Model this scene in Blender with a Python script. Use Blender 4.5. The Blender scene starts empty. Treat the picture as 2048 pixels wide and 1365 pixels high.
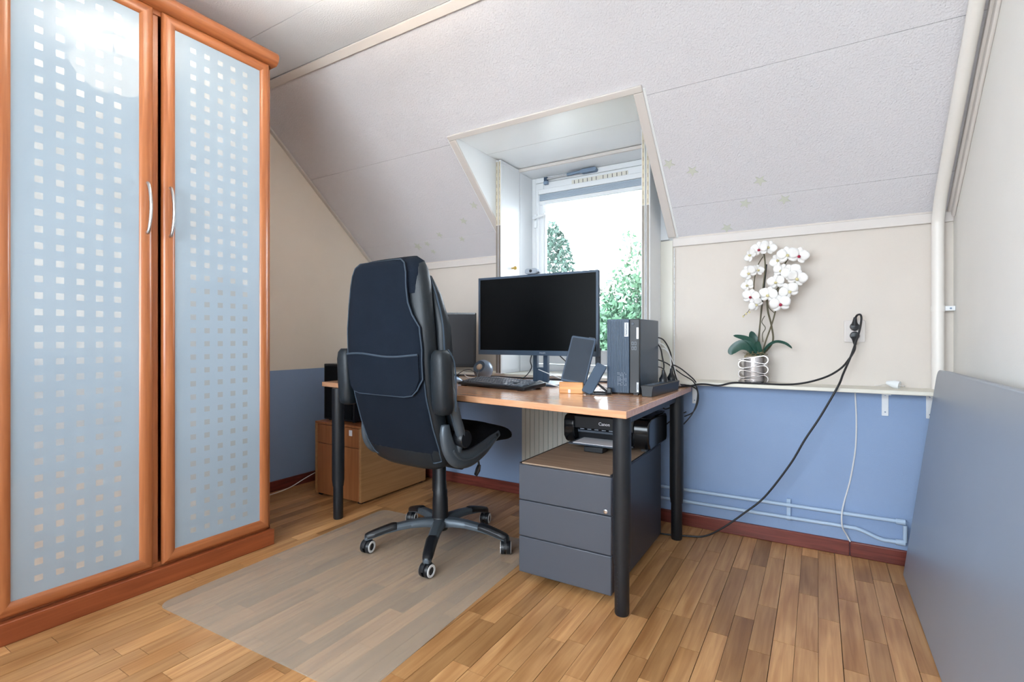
import bpy, bmesh, math, random
from mathutils import Vector, Matrix
random.seed(7)
PI = math.pi
SC = bpy.context.scene
COL = SC.collection

# ------------------------------------------------------------------ camera, world, light, exposure
YAW = math.radians(31.27)
cam_data = bpy.data.cameras.new('camera')
cam_data.sensor_fit = 'HORIZONTAL'
cam_data.sensor_width = 36.0
cam_data.lens = 36.0 * 1006.7 / 2048.0
cam_data.shift_y = -(682.5 - 676.5) / 2048.0
cam_data.clip_start = 0.02
cam = bpy.data.objects.new('camera', cam_data)
cam.location = (0, 0, 1.0)
cam.rotation_euler = (PI / 2, 0, YAW)
COL.objects.link(cam)
SC.camera = cam

world = bpy.data.worlds.new('overcast_sky')
SC.world = world
world.use_nodes = True
wn = world.node_tree.nodes
wn['Background'].inputs['Color'].default_value = (0.80, 0.905, 1.0, 1)
wn['Background'].inputs['Strength'].default_value = 7.5

def portal(loc, sx, sy, rot):
    l = bpy.data.lights.new('window_portal', 'AREA')
    l.shape = 'RECTANGLE'; l.size = sx; l.size_y = sy
    l.cycles.is_portal = True
    o = bpy.data.objects.new('window_portal', l)
    o.location = loc; o.rotation_euler = rot
    COL.objects.link(o)
portal((-1.245, 3.14, 1.45), 0.9, 1.3, (-PI / 2, 0, 0))
portal((-1.0, -1.42, 1.5), 2.7, 1.5, (PI / 2, 0, 0))  # portal of the added window behind the camera
portal((-3.08, -0.52, 1.5), 1.5, 1.5, (PI / 2, 0, -PI / 2))  # portal of the added gable window

VS = SC.view_settings
VS.view_transform = 'Standard'
VS.look = 'None'
VS.exposure = 1.02
VS.gamma = 1.0
VS.use_curve_mapping = False

# ------------------------------------------------------------------ helpers
def lin(c):
    out = []
    for x in c:
        x = x / 255.0
        out.append(x / 12.92 if x <= 0.04045 else ((x + 0.055) / 1.055) ** 2.4)
    return tuple(out) + (1.0,)

class MB:
    """collects boxes, tubes, lathes and lofts into one mesh"""
    def __init__(s): s.v = []; s.f = []; s.m = []; s.cur = 0
    def add(s, verts, faces):
        b = len(s.v)
        s.v += [tuple(p) for p in verts]
        for f in faces:
            s.f.append([i + b for i in f]); s.m.append(s.cur)
        return s
    def box(s, x0, x1, y0, y1, z0, z1, M=None):
        vs = [Vector(p) for p in ((x0,y0,z0),(x1,y0,z0),(x1,y1,z0),(x0,y1,z0),(x0,y0,z1),(x1,y0,z1),(x1,y1,z1),(x0,y1,z1))]
        if M: vs = [M @ p for p in vs]
        return s.add(vs, [(0,3,2,1),(4,5,6,7),(0,1,5,4),(1,2,6,5),(2,3,7,6),(3,0,4,7)])
    def prism(s, poly, h0, h1, M=None):
        n = len(poly)
        vs = [Vector((p[0], p[1], h0)) for p in poly] + [Vector((p[0], p[1], h1)) for p in poly]
        if M: vs = [M @ p for p in vs]
        return s.add(vs, [list(range(n))[::-1], list(range(n, 2 * n))] + [(i, (i + 1) % n, n + (i + 1) % n, n + i) for i in range(n)])
    def loft(s, rings, cap=True, closed=False):
        n = len(rings[0]); vs = [p for r in rings for p in r]; fs = []
        m = len(rings)
        for k in range(m if closed else m - 1):
            a = k * n; b = ((k + 1) % m) * n
            for i in range(n):
                j = (i + 1) % n
                fs.append((a + i, a + j, b + j, b + i))
        if cap and not closed:
            fs.append(list(range(n))[::-1]); fs.append([(m - 1) * n + i for i in range(n)])
        return s.add(vs, fs)
    def tube(s, pts, r, n=8, closed=False, flat=1.0):
        P = [Vector(p) for p in pts]; m = len(P); rings = []
        up = None
        for k in range(m):
            a = P[k - 1] if (k > 0 or closed) else P[k]
            b = P[(k + 1) % m] if (k < m - 1 or closed) else P[k]
            t = (b - a).normalized()
            if up is None:
                up = Vector((0, 0, 1)) if abs(t.z) < 0.9 else Vector((0, 1, 0))
            sd = t.cross(up).normalized(); up = sd.cross(t).normalized()
            rr = r[k] if isinstance(r, (list, tuple)) else r
            rings.append([P[k] + sd * rr * math.cos(2*PI*i/n) + up * rr * flat * math.sin(2*PI*i/n) for i in range(n)])
        return s.loft(rings, True, closed)
    def lathe(s, prof, n=24, M=None):
        rings = []
        for r, z in prof:
            ring = [Vector((r * math.cos(2*PI*i/n), r * math.sin(2*PI*i/n), z)) for i in range(n)]
            rings.append([M @ p for p in ring] if M else ring)
        return s.loft(rings)
    def cyl(s, a, b, r, n=16):
        return s.tube([a, b], r, n)
    def build(s, name, mat, parent=None, bev=0, seg=2, smooth=True, angle=40, sub=0):
        me = bpy.data.meshes.new(name)
        me.from_pydata(s.v, [], s.f)
        bm = bmesh.new(); bm.from_mesh(me)
        bmesh.ops.recalc_face_normals(bm, faces=bm.faces[:])
        bm.to_mesh(me); bm.free()
        mats = mat if isinstance(mat, (list, tuple)) else [mat]
        for q in mats: me.materials.append(q)
        if len(mats) > 1: me.polygons.foreach_set('material_index', s.m)
        o = bpy.data.objects.new(name, me)
        COL.objects.link(o)
        if parent: o.parent = parent
        finish(o, bev, seg, smooth, angle, sub)
        return o

def finish(o, bev=0, seg=2, smooth=True, angle=40, sub=0):
    me = o.data
    if sub:
        mo = o.modifiers.new('subdivision', 'SUBSURF'); mo.levels = sub; mo.render_levels = sub
    if bev:
        mo = o.modifiers.new('bevel', 'BEVEL'); mo.width = bev; mo.segments = seg
        mo.limit_method = 'ANGLE'; mo.angle_limit = math.radians(40); mo.harden_normals = False
    if smooth:
        me.polygons.foreach_set('use_smooth', [True] * len(me.polygons))
        if not sub: me.set_sharp_from_angle(angle=math.radians(angle))

def rbox(x0, x1, y0, y1, z0, z1): return MB().box(x0, x1, y0, y1, z0, z1)

def tag(o, label=None, cat=None, group=None, kind=None):
    if label: o['label'] = label
    if cat: o['category'] = cat
    if group: o['group'] = group
    if kind: o['kind'] = kind
    return o
def thing(name, label, cat, loc=(0, 0, 0), rz=0, group=None):
    o = bpy.data.objects.new(name, None); o.empty_display_size = 0.05
    COL.objects.link(o); o.location = loc; o.rotation_euler = (0, 0, rz)
    return tag(o, label, cat, group)
def struct(o): o['kind'] = 'structure'; return o

def catmull(pts, n=8):
    P = [Vector(p) for p in pts]; out = []
    for i in range(len(P) - 1):
        p0 = P[max(i - 1, 0)]; p1 = P[i]; p2 = P[i + 1]; p3 = P[min(i + 2, len(P) - 1)]
        for k in range(n):
            t = k / n
            out.append(0.5 * ((2*p1) + (p2 - p0)*t + (2*p0 - 5*p1 + 4*p2 - p3)*t*t + (3*p1 - p0 - 3*p2 + p3)*t**3))
    out.append(P[-1]); return out
def rrect(w, h, r, n=5):
    pts = []
    for cx, cy, a0 in ((w/2-r, h/2-r, 0), (-w/2+r, h/2-r, PI/2), (-w/2+r, -h/2+r, PI), (w/2-r, -h/2+r, 1.5*PI)):
        for i in range(n + 1):
            a = a0 + PI/2*i/n; pts.append((cx + r*math.cos(a), cy + r*math.sin(a)))
    return pts
def superell(a, b, n=28, e=3.0):
    out = []
    for i in range(n):
        t = 2*PI*i/n; c, s_ = math.cos(t), math.sin(t)
        out.append((a*math.copysign(abs(c)**(2/e), c), b*math.copysign(abs(s_)**(2/e), s_)))
    return out
def text_mesh(txt, size, depth=0.0006, bold=False):
    cu = bpy.data.curves.new('lettering', 'FONT'); cu.body = txt; cu.size = size; cu.extrude = depth
    cu.align_x = 'CENTER'; cu.align_y = 'CENTER'; cu.resolution_u = 3
    if bold: cu.offset = size * 0.012
    t = bpy.data.objects.new('lettering', cu); COL.objects.link(t)
    dg = bpy.context.evaluated_depsgraph_get(); dg.update()
    me = bpy.data.meshes.new_from_object(t.evaluated_get(dg))
    bpy.data.objects.remove(t); bpy.data.curves.remove(cu)
    return me
def place_text(txt, size, mat, parent, M, name='lettering', bold=False):
    me = text_mesh(txt, size, bold=bold); me.materials.clear(); me.materials.append(mat)
    o = bpy.data.objects.new(name, me); COL.objects.link(o); o.parent = parent; o.matrix_local = M
    return o

# ------------------------------------------------------------------ materials
def newmat(name):
    m = bpy.data.materials.new(name); m.use_nodes = True
    nt = m.node_tree; b = nt.nodes['Principled BSDF']
    return m, nt, b
def N(nt, typ, **kw):
    n = nt.nodes.new(typ)
    for k, v in kw.items(): setattr(n, k, v)
    return n
def pmat(name, rgb, rough=0.5, metal=0.0, spec=0.5, var=0.06, vscale=6.0, bump=0.0, bscale=200.0, coat=0.0, coat_r=0.05, detail=3.0):
    m, nt, b = newmat(name)
    b.inputs['Roughness'].default_value = rough; b.inputs['Metallic'].default_value = metal
    b.inputs['Specular IOR Level'].default_value = spec
    b.inputs['Coat Weight'].default_value = coat; b.inputs['Coat Roughness'].default_value = coat_r
    tc = N(nt, 'ShaderNodeTexCoord')
    no = N(nt, 'ShaderNodeTexNoise'); no.inputs['Scale'].default_value = vscale; no.inputs['Detail'].default_value = detail
    nt.links.new(tc.outputs['Object'], no.inputs['Vector'])
    mx = N(nt, 'ShaderNodeMix', data_type='RGBA')
    c = lin(rgb)
    mx.inputs[6].default_value = tuple(x * (1 - var) for x in c[:3]) + (1,)
    mx.inputs[7].default_value = tuple(min(1, x * (1 + var)) for x in c[:3]) + (1,)
    nt.links.new(no.outputs['Fac'], mx.inputs[0]); nt.links.new(mx.outputs[2], b.inputs['Base Color'])
    if bump:
        n2 = N(nt, 'ShaderNodeTexNoise'); n2.inputs['Scale'].default_value = bscale; n2.inputs['Detail'].default_value = 2.0
        nt.links.new(tc.outputs['Object'], n2.inputs['Vector'])
        bp = N(nt, 'ShaderNodeBump'); bp.inputs['Strength'].default_value = bump; bp.inputs['Distance'].default_value = 0.0035
        nt.links.new(n2.outputs['Fac'], bp.inputs['Height']); nt.links.new(bp.outputs['Normal'], b.inputs['Normal'])
    return m
def woodmat(name, c1, c2, axis='Z', rough=0.4, scale=1.0, coat=0.0, rnd=False, stretch=14.0, contrast=(0.3, 0.7), spec=0.5, knots=False):
    m, nt, b = newmat(name)
    b.inputs['Roughness'].default_value = rough; b.inputs['Coat Weight'].default_value = coat
    b.inputs['Coat Roughness'].default_value = 0.12; b.inputs['Specular IOR Level'].default_value = spec
    tc = N(nt, 'ShaderNodeTexCoord'); vec = tc.outputs['Object']
    oi = None
    if rnd:
        oi = N(nt, 'ShaderNodeObjectInfo')
        mu = N(nt, 'ShaderNodeMath', operation='MULTIPLY'); mu.inputs[1].default_value = 57.0
        nt.links.new(oi.outputs['Random'], mu.inputs[0])
        va = N(nt, 'ShaderNodeVectorMath', operation='ADD')
        nt.links.new(vec, va.inputs[0]); nt.links.new(mu.outputs[0], va.inputs[1]); vec = va.outputs[0]
    mp = N(nt, 'ShaderNodeMapping')
    sc = {'X': (1/stretch, 1, 1), 'Y': (1, 1/stretch, 1), 'Z': (1, 1, 1/stretch)}[axis]
    mp.inputs['Scale'].default_value = tuple(x * 60 * scale for x in sc)
    nt.links.new(vec, mp.inputs['Vector'])
    no = N(nt, 'ShaderNodeTexNoise'); no.inputs['Scale'].default_value = 1.0; no.inputs['Detail'].default_value = 6.0
    no.inputs['Distortion'].default_value = 0.6
    nt.links.new(mp.outputs[0], no.inputs['Vector'])
    cr = N(nt, 'ShaderNodeValToRGB')
    cr.color_ramp.elements[0].position = contrast[0]; cr.color_ramp.elements[0].color = lin(c1)
    cr.color_ramp.elements[1].position = contrast[1]; cr.color_ramp.elements[1].color = lin(c2)
    nt.links.new(no.outputs['Fac'], cr.inputs[0])
    out = cr.outputs[0]
    if rnd:
        cr2 = N(nt, 'ShaderNodeValToRGB')
        e = cr2.color_ramp.elements
        e[0].position = 0.0; e[0].color = (0.64, 0.60, 0.54, 1); e[1].position = 1.0; e[1].color = (1.25, 1.23, 1.2, 1)
        q = e.new(0.25); q.color = (0.88, 0.86, 0.82, 1); q = e.new(0.75); q.color = (1.04, 1.01, 0.97, 1)
        nt.links.new(oi.outputs['Random'], cr2.inputs[0])
        mx = N(nt, 'ShaderNodeMix', data_type='RGBA', blend_type='MULTIPLY'); mx.inputs[0].default_value = 1.0
        nt.links.new(out, mx.inputs[6]); nt.links.new(cr2.outputs[0], mx.inputs[7]); out = mx.outputs[2]
        # cathedral figure / knots with a shape of their own
        mp2 = N(nt, 'ShaderNodeMapping'); mp2.inputs['Scale'].default_value = (9, 2.2, 9)
        nt.links.new(vec, mp2.inputs['Vector'])
        n3 = N(nt, 'ShaderNodeTexNoise'); n3.inputs['Scale'].default_value = 1.0; n3.inputs['Detail'].default_value = 2.0
        nt.links.new(mp2.outputs[0], n3.inputs['Vector'])
        r3 = N(nt, 'ShaderNodeValToRGB')
        r3.color_ramp.elements[0].position = 0.30; r3.color_ramp.elements[0].color = (0.74, 0.67, 0.58, 1)
        r3.color_ramp.elements[1].position = 0.50; r3.color_ramp.elements[1].color = (1, 1, 1, 1)
        nt.links.new(n3.outputs['Fac'], r3.inputs[0])
        m3 = N(nt, 'ShaderNodeMix', data_type='RGBA', blend_type='MULTIPLY'); m3.inputs[0].default_value = 1.0
        nt.links.new(out, m3.inputs[6]); nt.links.new(r3.outputs[0], m3.inputs[7]); out = m3.outputs[2]
    nt.links.new(out, b.inputs['Base Color'])
    bp = N(nt, 'ShaderNodeBump'); bp.inputs['Strength'].default_value = 0.08; bp.inputs['Distance'].default_value = 0.001
    nt.links.new(no.outputs['Fac'], bp.inputs['Height']); nt.links.new(bp.outputs['Normal'], b.inputs['Normal'])
    return m
def two_tone(name, top, bottom, zsplit):
    m = pmat(name, top, 0.85, bump=0.25, bscale=300, var=0.03)
    nt = m.node_tree; b = nt.nodes['Principled BSDF']
    g = N(nt, 'ShaderNodeNewGeometry'); sx = N(nt, 'ShaderNodeSeparateXYZ'); nt.links.new(g.outputs['Position'], sx.inputs[0])
    gt = N(nt, 'ShaderNodeMath', operation='GREATER_THAN'); gt.inputs[1].default_value = zsplit
    nt.links.new(sx.outputs['Z'], gt.inputs[0])
    src = b.inputs['Base Color'].links[0].from_socket
    mx = N(nt, 'ShaderNodeMix', data_type='RGBA'); mx.inputs[6].default_value = lin(bottom)
    nt.links.new(gt.outputs[0], mx.inputs[0]); nt.links.new(src, mx.inputs[7]); nt.links.new(mx.outputs[2], b.inputs['Base Color'])
    return m

M = {}
M['cream'] = pmat('cream_wall_paint', (218, 209, 200), 0.85, bump=0.25, bscale=300, var=0.03)
M['cream_right'] = pmat('pale_wall_paint', (232, 229, 224), 0.85, bump=0.25, bscale=300, var=0.02)
BLUE = (144, 167, 202)
M['two'] = two_tone('lit_cream_over_blue_wall_paint', (240, 229, 215), BLUE, 0.787)  # same cream, lightened to make up for light this wall lacks
M['blue'] = pmat('blue_wall_paint', BLUE, 0.75, bump=0.3, bscale=260, var=0.04)
M['stucco'] = pmat('textured_white_board', (222, 220, 224), 0.9, bump=1.0, bscale=150, var=0.02)
M['trim'] = pmat('cream_trim_paint', (218, 211, 206), 0.55, var=0.03)
M['ceil_board'] = pmat('textured_white_ceiling_lit', (236, 240, 246), 0.9, bump=0.6, bscale=150, var=0.02)  # slope stucco made whiter and cooler to stand in for bounced window light
M['dormer_white'] = pmat('satin_white_board', (243, 245, 246), 0.30, var=0.02, bump=0.05, bscale=150)
M['white'] = pmat('white_gloss_paint', (232, 234, 236), 0.35, var=0.02)
M['offwhite'] = pmat('off_white_paint', (224, 220, 208), 0.45, var=0.02)
M['duct'] = pmat('ivory_plastic', (236, 231, 225), 0.4, var=0.02)
M['dark_gap'] = pmat('dark_underlay', (70, 45, 28), 0.9)
M['oak'] = woodmat('oak_parquet', (174, 124, 78), (206, 160, 110), 'Y', rough=0.36, rnd=True, stretch=18, contrast=(0.3, 0.72))
M['mahogany'] = woodmat('red_brown_skirting', (92, 40, 34), (132, 66, 56), 'X', rough=0.35)
M['mahogany_y'] = woodmat('red_brown_skirting_side', (92, 40, 34), (132, 66, 56), 'Y', rough=0.35)
M['cherry_v'] = woodmat('cherry_laminate_upright', (172, 100, 58), (198, 124, 76), 'Z', rough=0.3, coat=0.3, stretch=20)
M['cherry_h'] = woodmat('cherry_laminate_level', (168, 96, 55), (194, 120, 73), 'Y', rough=0.3, coat=0.3, stretch=20)
M['cherry_dark'] = woodmat('cherry_laminate_plinth', (140, 70, 38), (166, 88, 50), 'Y', rough=0.35, coat=0.2, stretch=20)
M['beech'] = woodmat('beech_laminate', (210, 154, 115), (222, 170, 132), 'X', rough=0.22, coat=0.5, stretch=30, contrast=(0.35, 0.65))
M['beech_edge'] = woodmat('beech_edging', (200, 142, 100), (214, 158, 116), 'X', rough=0.35, stretch=30)
M['cabinet_wood'] = woodmat('brown_beech_veneer', (150, 92, 54), (170, 110, 68), 'Z', rough=0.4, stretch=24)
M['cabinet_side'] = woodmat('pale_brown_beech_veneer', (164, 120, 76), (182, 138, 92), 'Y', rough=0.45, stretch=24)
M['bamboo'] = woodmat('bamboo', (196, 132, 72), (226, 170, 106), 'X', rough=0.4, stretch=10)
M['black_metal'] = pmat('black_powder_coat', (24, 28, 33), 0.42, var=0.1)
M['black'] = pmat('black_plastic', (20, 23, 28), 0.4, var=0.1)
M['black_gloss'] = pmat('black_gloss_plastic', (12, 15, 19), 0.15, var=0.05)
M['charcoal'] = pmat('charcoal_plastic', (66, 76, 88), 0.45, var=0.06)
M['navy_plastic'] = pmat('dark_blue_grey_plastic', (60, 78, 98), 0.4, var=0.06)
M['screen'] = pmat('screen_glass', (7, 9, 11), 0.34, spec=0.1, var=0.02)
M['screen_soft'] = pmat('tablet_screen_glass', (46, 56, 68), 0.12, var=0.05)
M['ped'] = pmat('grey_powder_coat', (76, 80, 89), 0.42, var=0.05, bump=0.12, bscale=700, vscale=2)
M['ped_side'] = pmat('dark_grey_powder_coat', (44, 49, 58), 0.4, var=0.05)
M['panel'] = pmat('brushed_grey_laminate', (150, 158, 170), 0.34, metal=0.2, var=0.04, bump=0.1, bscale=600)
M['fabric'] = pmat('navy_mesh_fabric', (20, 27, 38), 0.95, spec=0.2, bump=0.5, bscale=500, var=0.2, vscale=9)
M['fabric2'] = pmat('dark_cover_fabric', (22, 30, 42), 0.95, spec=0.2, bump=0.5, bscale=500, var=0.2, vscale=12)
M['piping'] = pmat('grey_blue_piping', (56, 70, 84), 0.8, var=0.1)
M['leather'] = pmat('black_leatherette', (20, 29, 36), 0.45, bump=0.15, bscale=400, var=0.1)
M['seatcloth'] = pmat('black_seat_cloth', (16, 18, 22), 0.95, spec=0.15, bump=0.6, bscale=300, var=0.2)
M['silver'] = pmat('grey_painted_plastic', (84, 93, 101), 0.4, metal=0.35, var=0.05)
M['chrome'] = pmat('chrome', (225, 225, 228), 0.1, metal=1.0, var=0.02)
M['pot_silver'] = pmat('silver_glazed_ceramic', (205, 199, 197), 0.14, metal=1.0, var=0.03)
M['satin'] = pmat('satin_steel', (205, 205, 205), 0.3, metal=1.0, var=0.02)
M['grey_metal'] = pmat('zinc_grey_metal', (128, 146, 168), 0.4, metal=0.4, var=0.05)
M['brass'] = pmat('brass', (206, 170, 96), 0.2, metal=1.0, var=0.02)
M['perf'] = pmat('beige_slotted_strip', (204, 194, 172), 0.5, var=0.05)
M['perf_dark'] = pmat('grey_slotted_strip', (140, 132, 124), 0.5, metal=0.3, var=0.1)
M['ring_white'] = pmat('white_wheel_ring', (225, 225, 225), 0.5, var=0.02)
M['petal'] = pmat('white_orchid_petal', (246, 243, 240), 0.6, spec=0.2, var=0.02, vscale=30)
M['magenta'] = pmat('magenta_orchid_lip', (166, 34, 66), 0.6, var=0.2, vscale=60)
M['yellow'] = pmat('pale_yellow_bud', (226, 214, 160), 0.6, var=0.1)
M['leaf'] = pmat('dark_green_leaf', (30, 74, 62), 0.35, var=0.2, vscale=15)
M['stem'] = pmat('brown_green_stem', (92, 86, 66), 0.8, var=0.2, vscale=40)
M['moss'] = pmat('dry_moss', (128, 116, 88), 0.95, var=0.4, vscale=80)
M['star'] = pmat('pale_green_glow_plastic', (208, 211, 200), 0.6, var=0.02)
M['cable_black'] = pmat('black_rubber_cable', (28, 28, 32), 0.5, var=0.05)
M['cable_white'] = pmat('white_cable', (225, 225, 225), 0.5, var=0.02)
M['pipe_blue'] = pmat('pale_blue_pipe_paint', (178, 199, 222), 0.4, var=0.04)
M['paper'] = pmat('white_paper', (232, 232, 236), 0.8, var=0.02)
M['label'] = pmat('pale_label', (214, 218, 222), 0.6, var=0.05)
M['print_grey'] = pmat('grey_print', (150, 160, 172), 0.6, var=0.02)
M['radiator'] = pmat('radiator_enamel', (214, 214, 206), 0.4, var=0.02)
M['bark'] = pmat('tree_bark', (70, 62, 54), 0.95, var=0.3, vscale=3)
M['leaf1'] = pmat('birch_leaves', (48, 74, 62), 0.6, var=0.5, vscale=1.2)
M['leaf2'] = pmat('fresh_green_leaves', (60, 92, 66), 0.6, var=0.5, vscale=1.5)
M['leaf3'] = pmat('grey_green_leaves', (60, 84, 74), 0.6, var=0.4, vscale=1.0)
M['bounce_ground'] = pmat('pale_bounce_ground', (200, 198, 192), 0.95, var=0.15, vscale=0.8)  # unseen ground coloured pale to bounce daylight up into the dormer

def emis(name, rgb, strength, base=(240, 235, 225)):
    m = pmat(name, base, 0.3, var=0.08, vscale=9)
    b = m.node_tree.nodes['Principled BSDF']
    b.inputs['Emission Color'].default_value = lin(rgb); b.inputs['Emission Strength'].default_value = strength
    return m
M['bowl'] = emis('lit_alabaster_glass', (255, 238, 212), 2.6)

def mixglass(name, rgb, alpha, rough, spec=0.5):
    m, nt, b = newmat(name)
    b.inputs['Base Color'].default_value = lin(rgb); b.inputs['Roughness'].default_value = rough
    b.inputs['Specular IOR Level'].default_value = spec
    tc = N(nt, 'ShaderNodeTexCoord'); no = N(nt, 'ShaderNodeTexNoise'); no.inputs['Scale'].default_value = 7.0
    nt.links.new(tc.outputs['Object'], no.inputs['Vector'])
    mr = N(nt, 'ShaderNodeMapRange'); mr.inputs[3].default_value = alpha - 0.02; mr.inputs[4].default_value = alpha + 0.02
    nt.links.new(no.outputs['Fac'], mr.inputs[0])
    tr = N(nt, 'ShaderNodeBsdfTransparent'); mx = N(nt, 'ShaderNodeMixShader')
    nt.links.new(mr.outputs[0], mx.inputs[0]); nt.links.new(tr.outputs[0], mx.inputs[1]); nt.links.new(b.outputs[0], mx.inputs[2])
    nt.links.new(mx.outputs[0], nt.nodes['Material Output'].inputs['Surface'])
    return m
M['mat_pvc'] = mixglass('milky_clear_plastic', (204, 194, 178), 0.28, 0.3)
M['blind'] = mixglass('shaded_blind_fabric', (186, 200, 216), 0.85, 0.6)  # white pleats coloured grey-blue for the shade on them

m, nt, b = newmat('window_glass')
tr = N(nt, 'ShaderNodeBsdfTransparent'); gl = N(nt, 'ShaderNodeBsdfGlossy'); gl.inputs['Roughness'].default_value = 0.02
fr = N(nt, 'ShaderNodeFresnel'); mx = N(nt, 'ShaderNodeMixShader')
tc = N(nt, 'ShaderNodeTexCoord'); no = N(nt, 'ShaderNodeTexNoise'); no.inputs['Scale'].default_value = 3.0
mr = N(nt, 'ShaderNodeMapRange'); mr.inputs[3].default_value = 1.42; mr.inputs[4].default_value = 1.48
nt.links.new(tc.outputs['Object'], no.inputs['Vector']); nt.links.new(no.outputs['Fac'], mr.inputs[0]); nt.links.new(mr.outputs[0], fr.inputs['IOR'])
nt.links.new(fr.outputs[0], mx.inputs[0]); nt.links.new(tr.outputs[0], mx.inputs[1]); nt.links.new(gl.outputs[0], mx.inputs[2])
nt.links.new(mx.outputs[0], nt.nodes['Material Output'].inputs['Surface'])
M['glass'] = m

def frosted_squares():
    """frosted glass with an etched grid of small mirror squares, five to a row; object origin at the glass centre"""
    m, nt, b = newmat('frosted_glass_with_squares')
    b.inputs['Roughness'].default_value = 0.9; b.inputs['Specular IOR Level'].default_value = 0.0; b.inputs['Coat Weight'].default_value = 1.0; b.inputs['Coat Roughness'].default_value = 0.02
    b.inputs['Coat IOR'].default_value = 1.55
    tc = N(nt, 'ShaderNodeTexCoord'); sp = N(nt, 'ShaderNodeSeparateXYZ'); nt.links.new(tc.outputs['Object'], sp.inputs[0])
    no = N(nt, 'ShaderNodeTexNoise'); no.inputs['Scale'].default_value = 2.5
    nt.links.new(tc.outputs['Object'], no.inputs['Vector'])
    cr = N(nt, 'ShaderNodeValToRGB'); cr.color_ramp.elements[0].color = lin((168, 185, 199)); cr.color_ramp.elements[1].color = lin((176, 192, 205))
    nt.links.new(no.outputs['Fac'], cr.inputs[0]); nt.links.new(cr.outputs[0], b.inputs['Base Color'])
    def math2(op, a, val=None):
        n = N(nt, 'ShaderNodeMath', operation=op)
        if hasattr(a, 'links'): nt.links.new(a, n.inputs[0])
        else: n.inputs[0].default_value = a
        if val is not None:
            if hasattr(val, 'links'): nt.links.new(val, n.inputs[1])
            else: n.inputs[1].default_value = val
        return n.outputs[0]
    P = 0.0567
    def cell(sock, off):
        a = math2('ADD', sock, 50 * P + P / 2 + off); a = math2('MODULO', a, P); a = math2('SUBTRACT', a, P / 2); a = math2('ABSOLUTE', a)
        return math2('LESS_THAN', a, 0.0112)
    cy = cell(sp.outputs['Y'], 0.0); cz = cell(sp.outputs['Z'], 0.0)
    ay = math2('LESS_THAN', math2('ABSOLUTE', sp.outputs['Y']), 0.131)
    az = math2('LESS_THAN', math2('ABSOLUTE', sp.outputs['Z']), 1.03)
    mask = math2('MULTIPLY', math2('MULTIPLY', cy, cz), math2('MULTIPLY', ay, az))
    b2 = N(nt, 'ShaderNodeBsdfPrincipled'); b2.inputs['Base Color'].default_value = lin((226, 230, 232)); b2.inputs['Metallic'].default_value = 0.5
    b2.inputs['Roughness'].default_value = 0.2
    mx = N(nt, 'ShaderNodeMixShader')
    nt.links.new(mask, mx.inputs[0]); nt.links.new(b.outputs[0], mx.inputs[1]); nt.links.new(b2.outputs[0], mx.inputs[2])
    nt.links.new(mx.outputs[0], nt.nodes['Material Output'].inputs['Surface'])
    return m
M['frost'] = frosted_squares()

# ------------------------------------------------------------------ room dimensions (metres)
XL, XR = -3.03, 0.505          # gable walls
YF = -1.4                       # wall behind the photographer
YLOW, YUP = 2.785, 2.87         # low blue wall, recessed cream wall above the ledge
ZC = 2.513                      # flat ceiling
YJ = 1.783                      # where ceiling meets slope
KS = 0.8756
def zs(y): return 1.645 + KS * (2.77 - y)
SL = math.sqrt(1 + KS * KS)
# frame lying in the slope: local x = world X, local y runs down the slope, local z points into the roof
SM = Matrix(((1, 0, 0, 0), (0, 1 / SL, KS / SL, YJ), (0, -KS / SL, 1 / SL, ZC), (0, 0, 0, 1)))
def sy(y): return (y - YJ) * SL
DX0, DX1, DYT = -1.74, -0.70, 2.232   # dormer opening

# ---- floor
floor = struct(MB().box(XL - 0.1, XR + 0.1, YF - 0.1, 2.95, -0.12, -0.009).build('floor', M['dark_gap'], smooth=False))
SW = 0.0645
strip_mesh = {}
def strip_data(L, w):
    key = (round(L, 3), round(w, 4))
    if key not in strip_mesh:
        o = MB().box(-w/2, w/2, -L/2, L/2, -0.009, 0.0).build('oak_strip', M['oak'], smooth=False)
        strip_mesh[key] = o.data; bpy.data.objects.remove(o)
    return strip_mesh[key]
ncol = int((XR - XL) / SW) + 1
LENS = [0.32, 0.40, 0.48, 0.56, 0.64]
near = []; rest = MB()
fwd = Vector((-math.sin(YAW), math.cos(YAW)))
rgt = Vector((math.cos(YAW), math.sin(YAW)))
def seen(x, y):
    p = Vector((x, y)); d = p.dot(fwd)
    if d < 0.3: return False
    u = 1024 + 1006.7 * p.dot(rgt) / d; v = 676.5 + 1006.7 / d
    if not (-60 < u < 2110 and v < 1430): return False
    if x < -2.27 and y < 1.46: return False
    if x > 0.31: return False
    return True
for c in range(ncol):
    x = XL + SW * (c + 0.5)
    gapw = 0.0012
    xc = x; w = SW - gapw
    if c % 3 == 0: w -= 0.001; xc += 0.0005
    if x + SW/2 > XR: continue
    y = YF - random.random() * 0.5
    while y < 2.80:
        L = random.choice(LENS); yc = y + L / 2
        if any(seen(xc, q) for q in (yc, yc - L * 0.45, yc + L * 0.45)):
            near.append((xc, yc, L - 0.0015, w))
        else:
            rest.box(xc - w/2, xc + w/2, yc - L/2 + 0.0007, yc + L/2 - 0.0007, -0.009, 0.0)
        y += L
for xc, yc, L, w in near[:]:
    o = bpy.data.objects.new('oak_strip', strip_data(L, w)); COL.objects.link(o)
    o.location = (xc, yc, 0); o.parent = floor
ro = rest.build('oak_strip_rest', M['oak'], floor, smooth=False); ro['kind'] = 'stuff'

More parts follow.
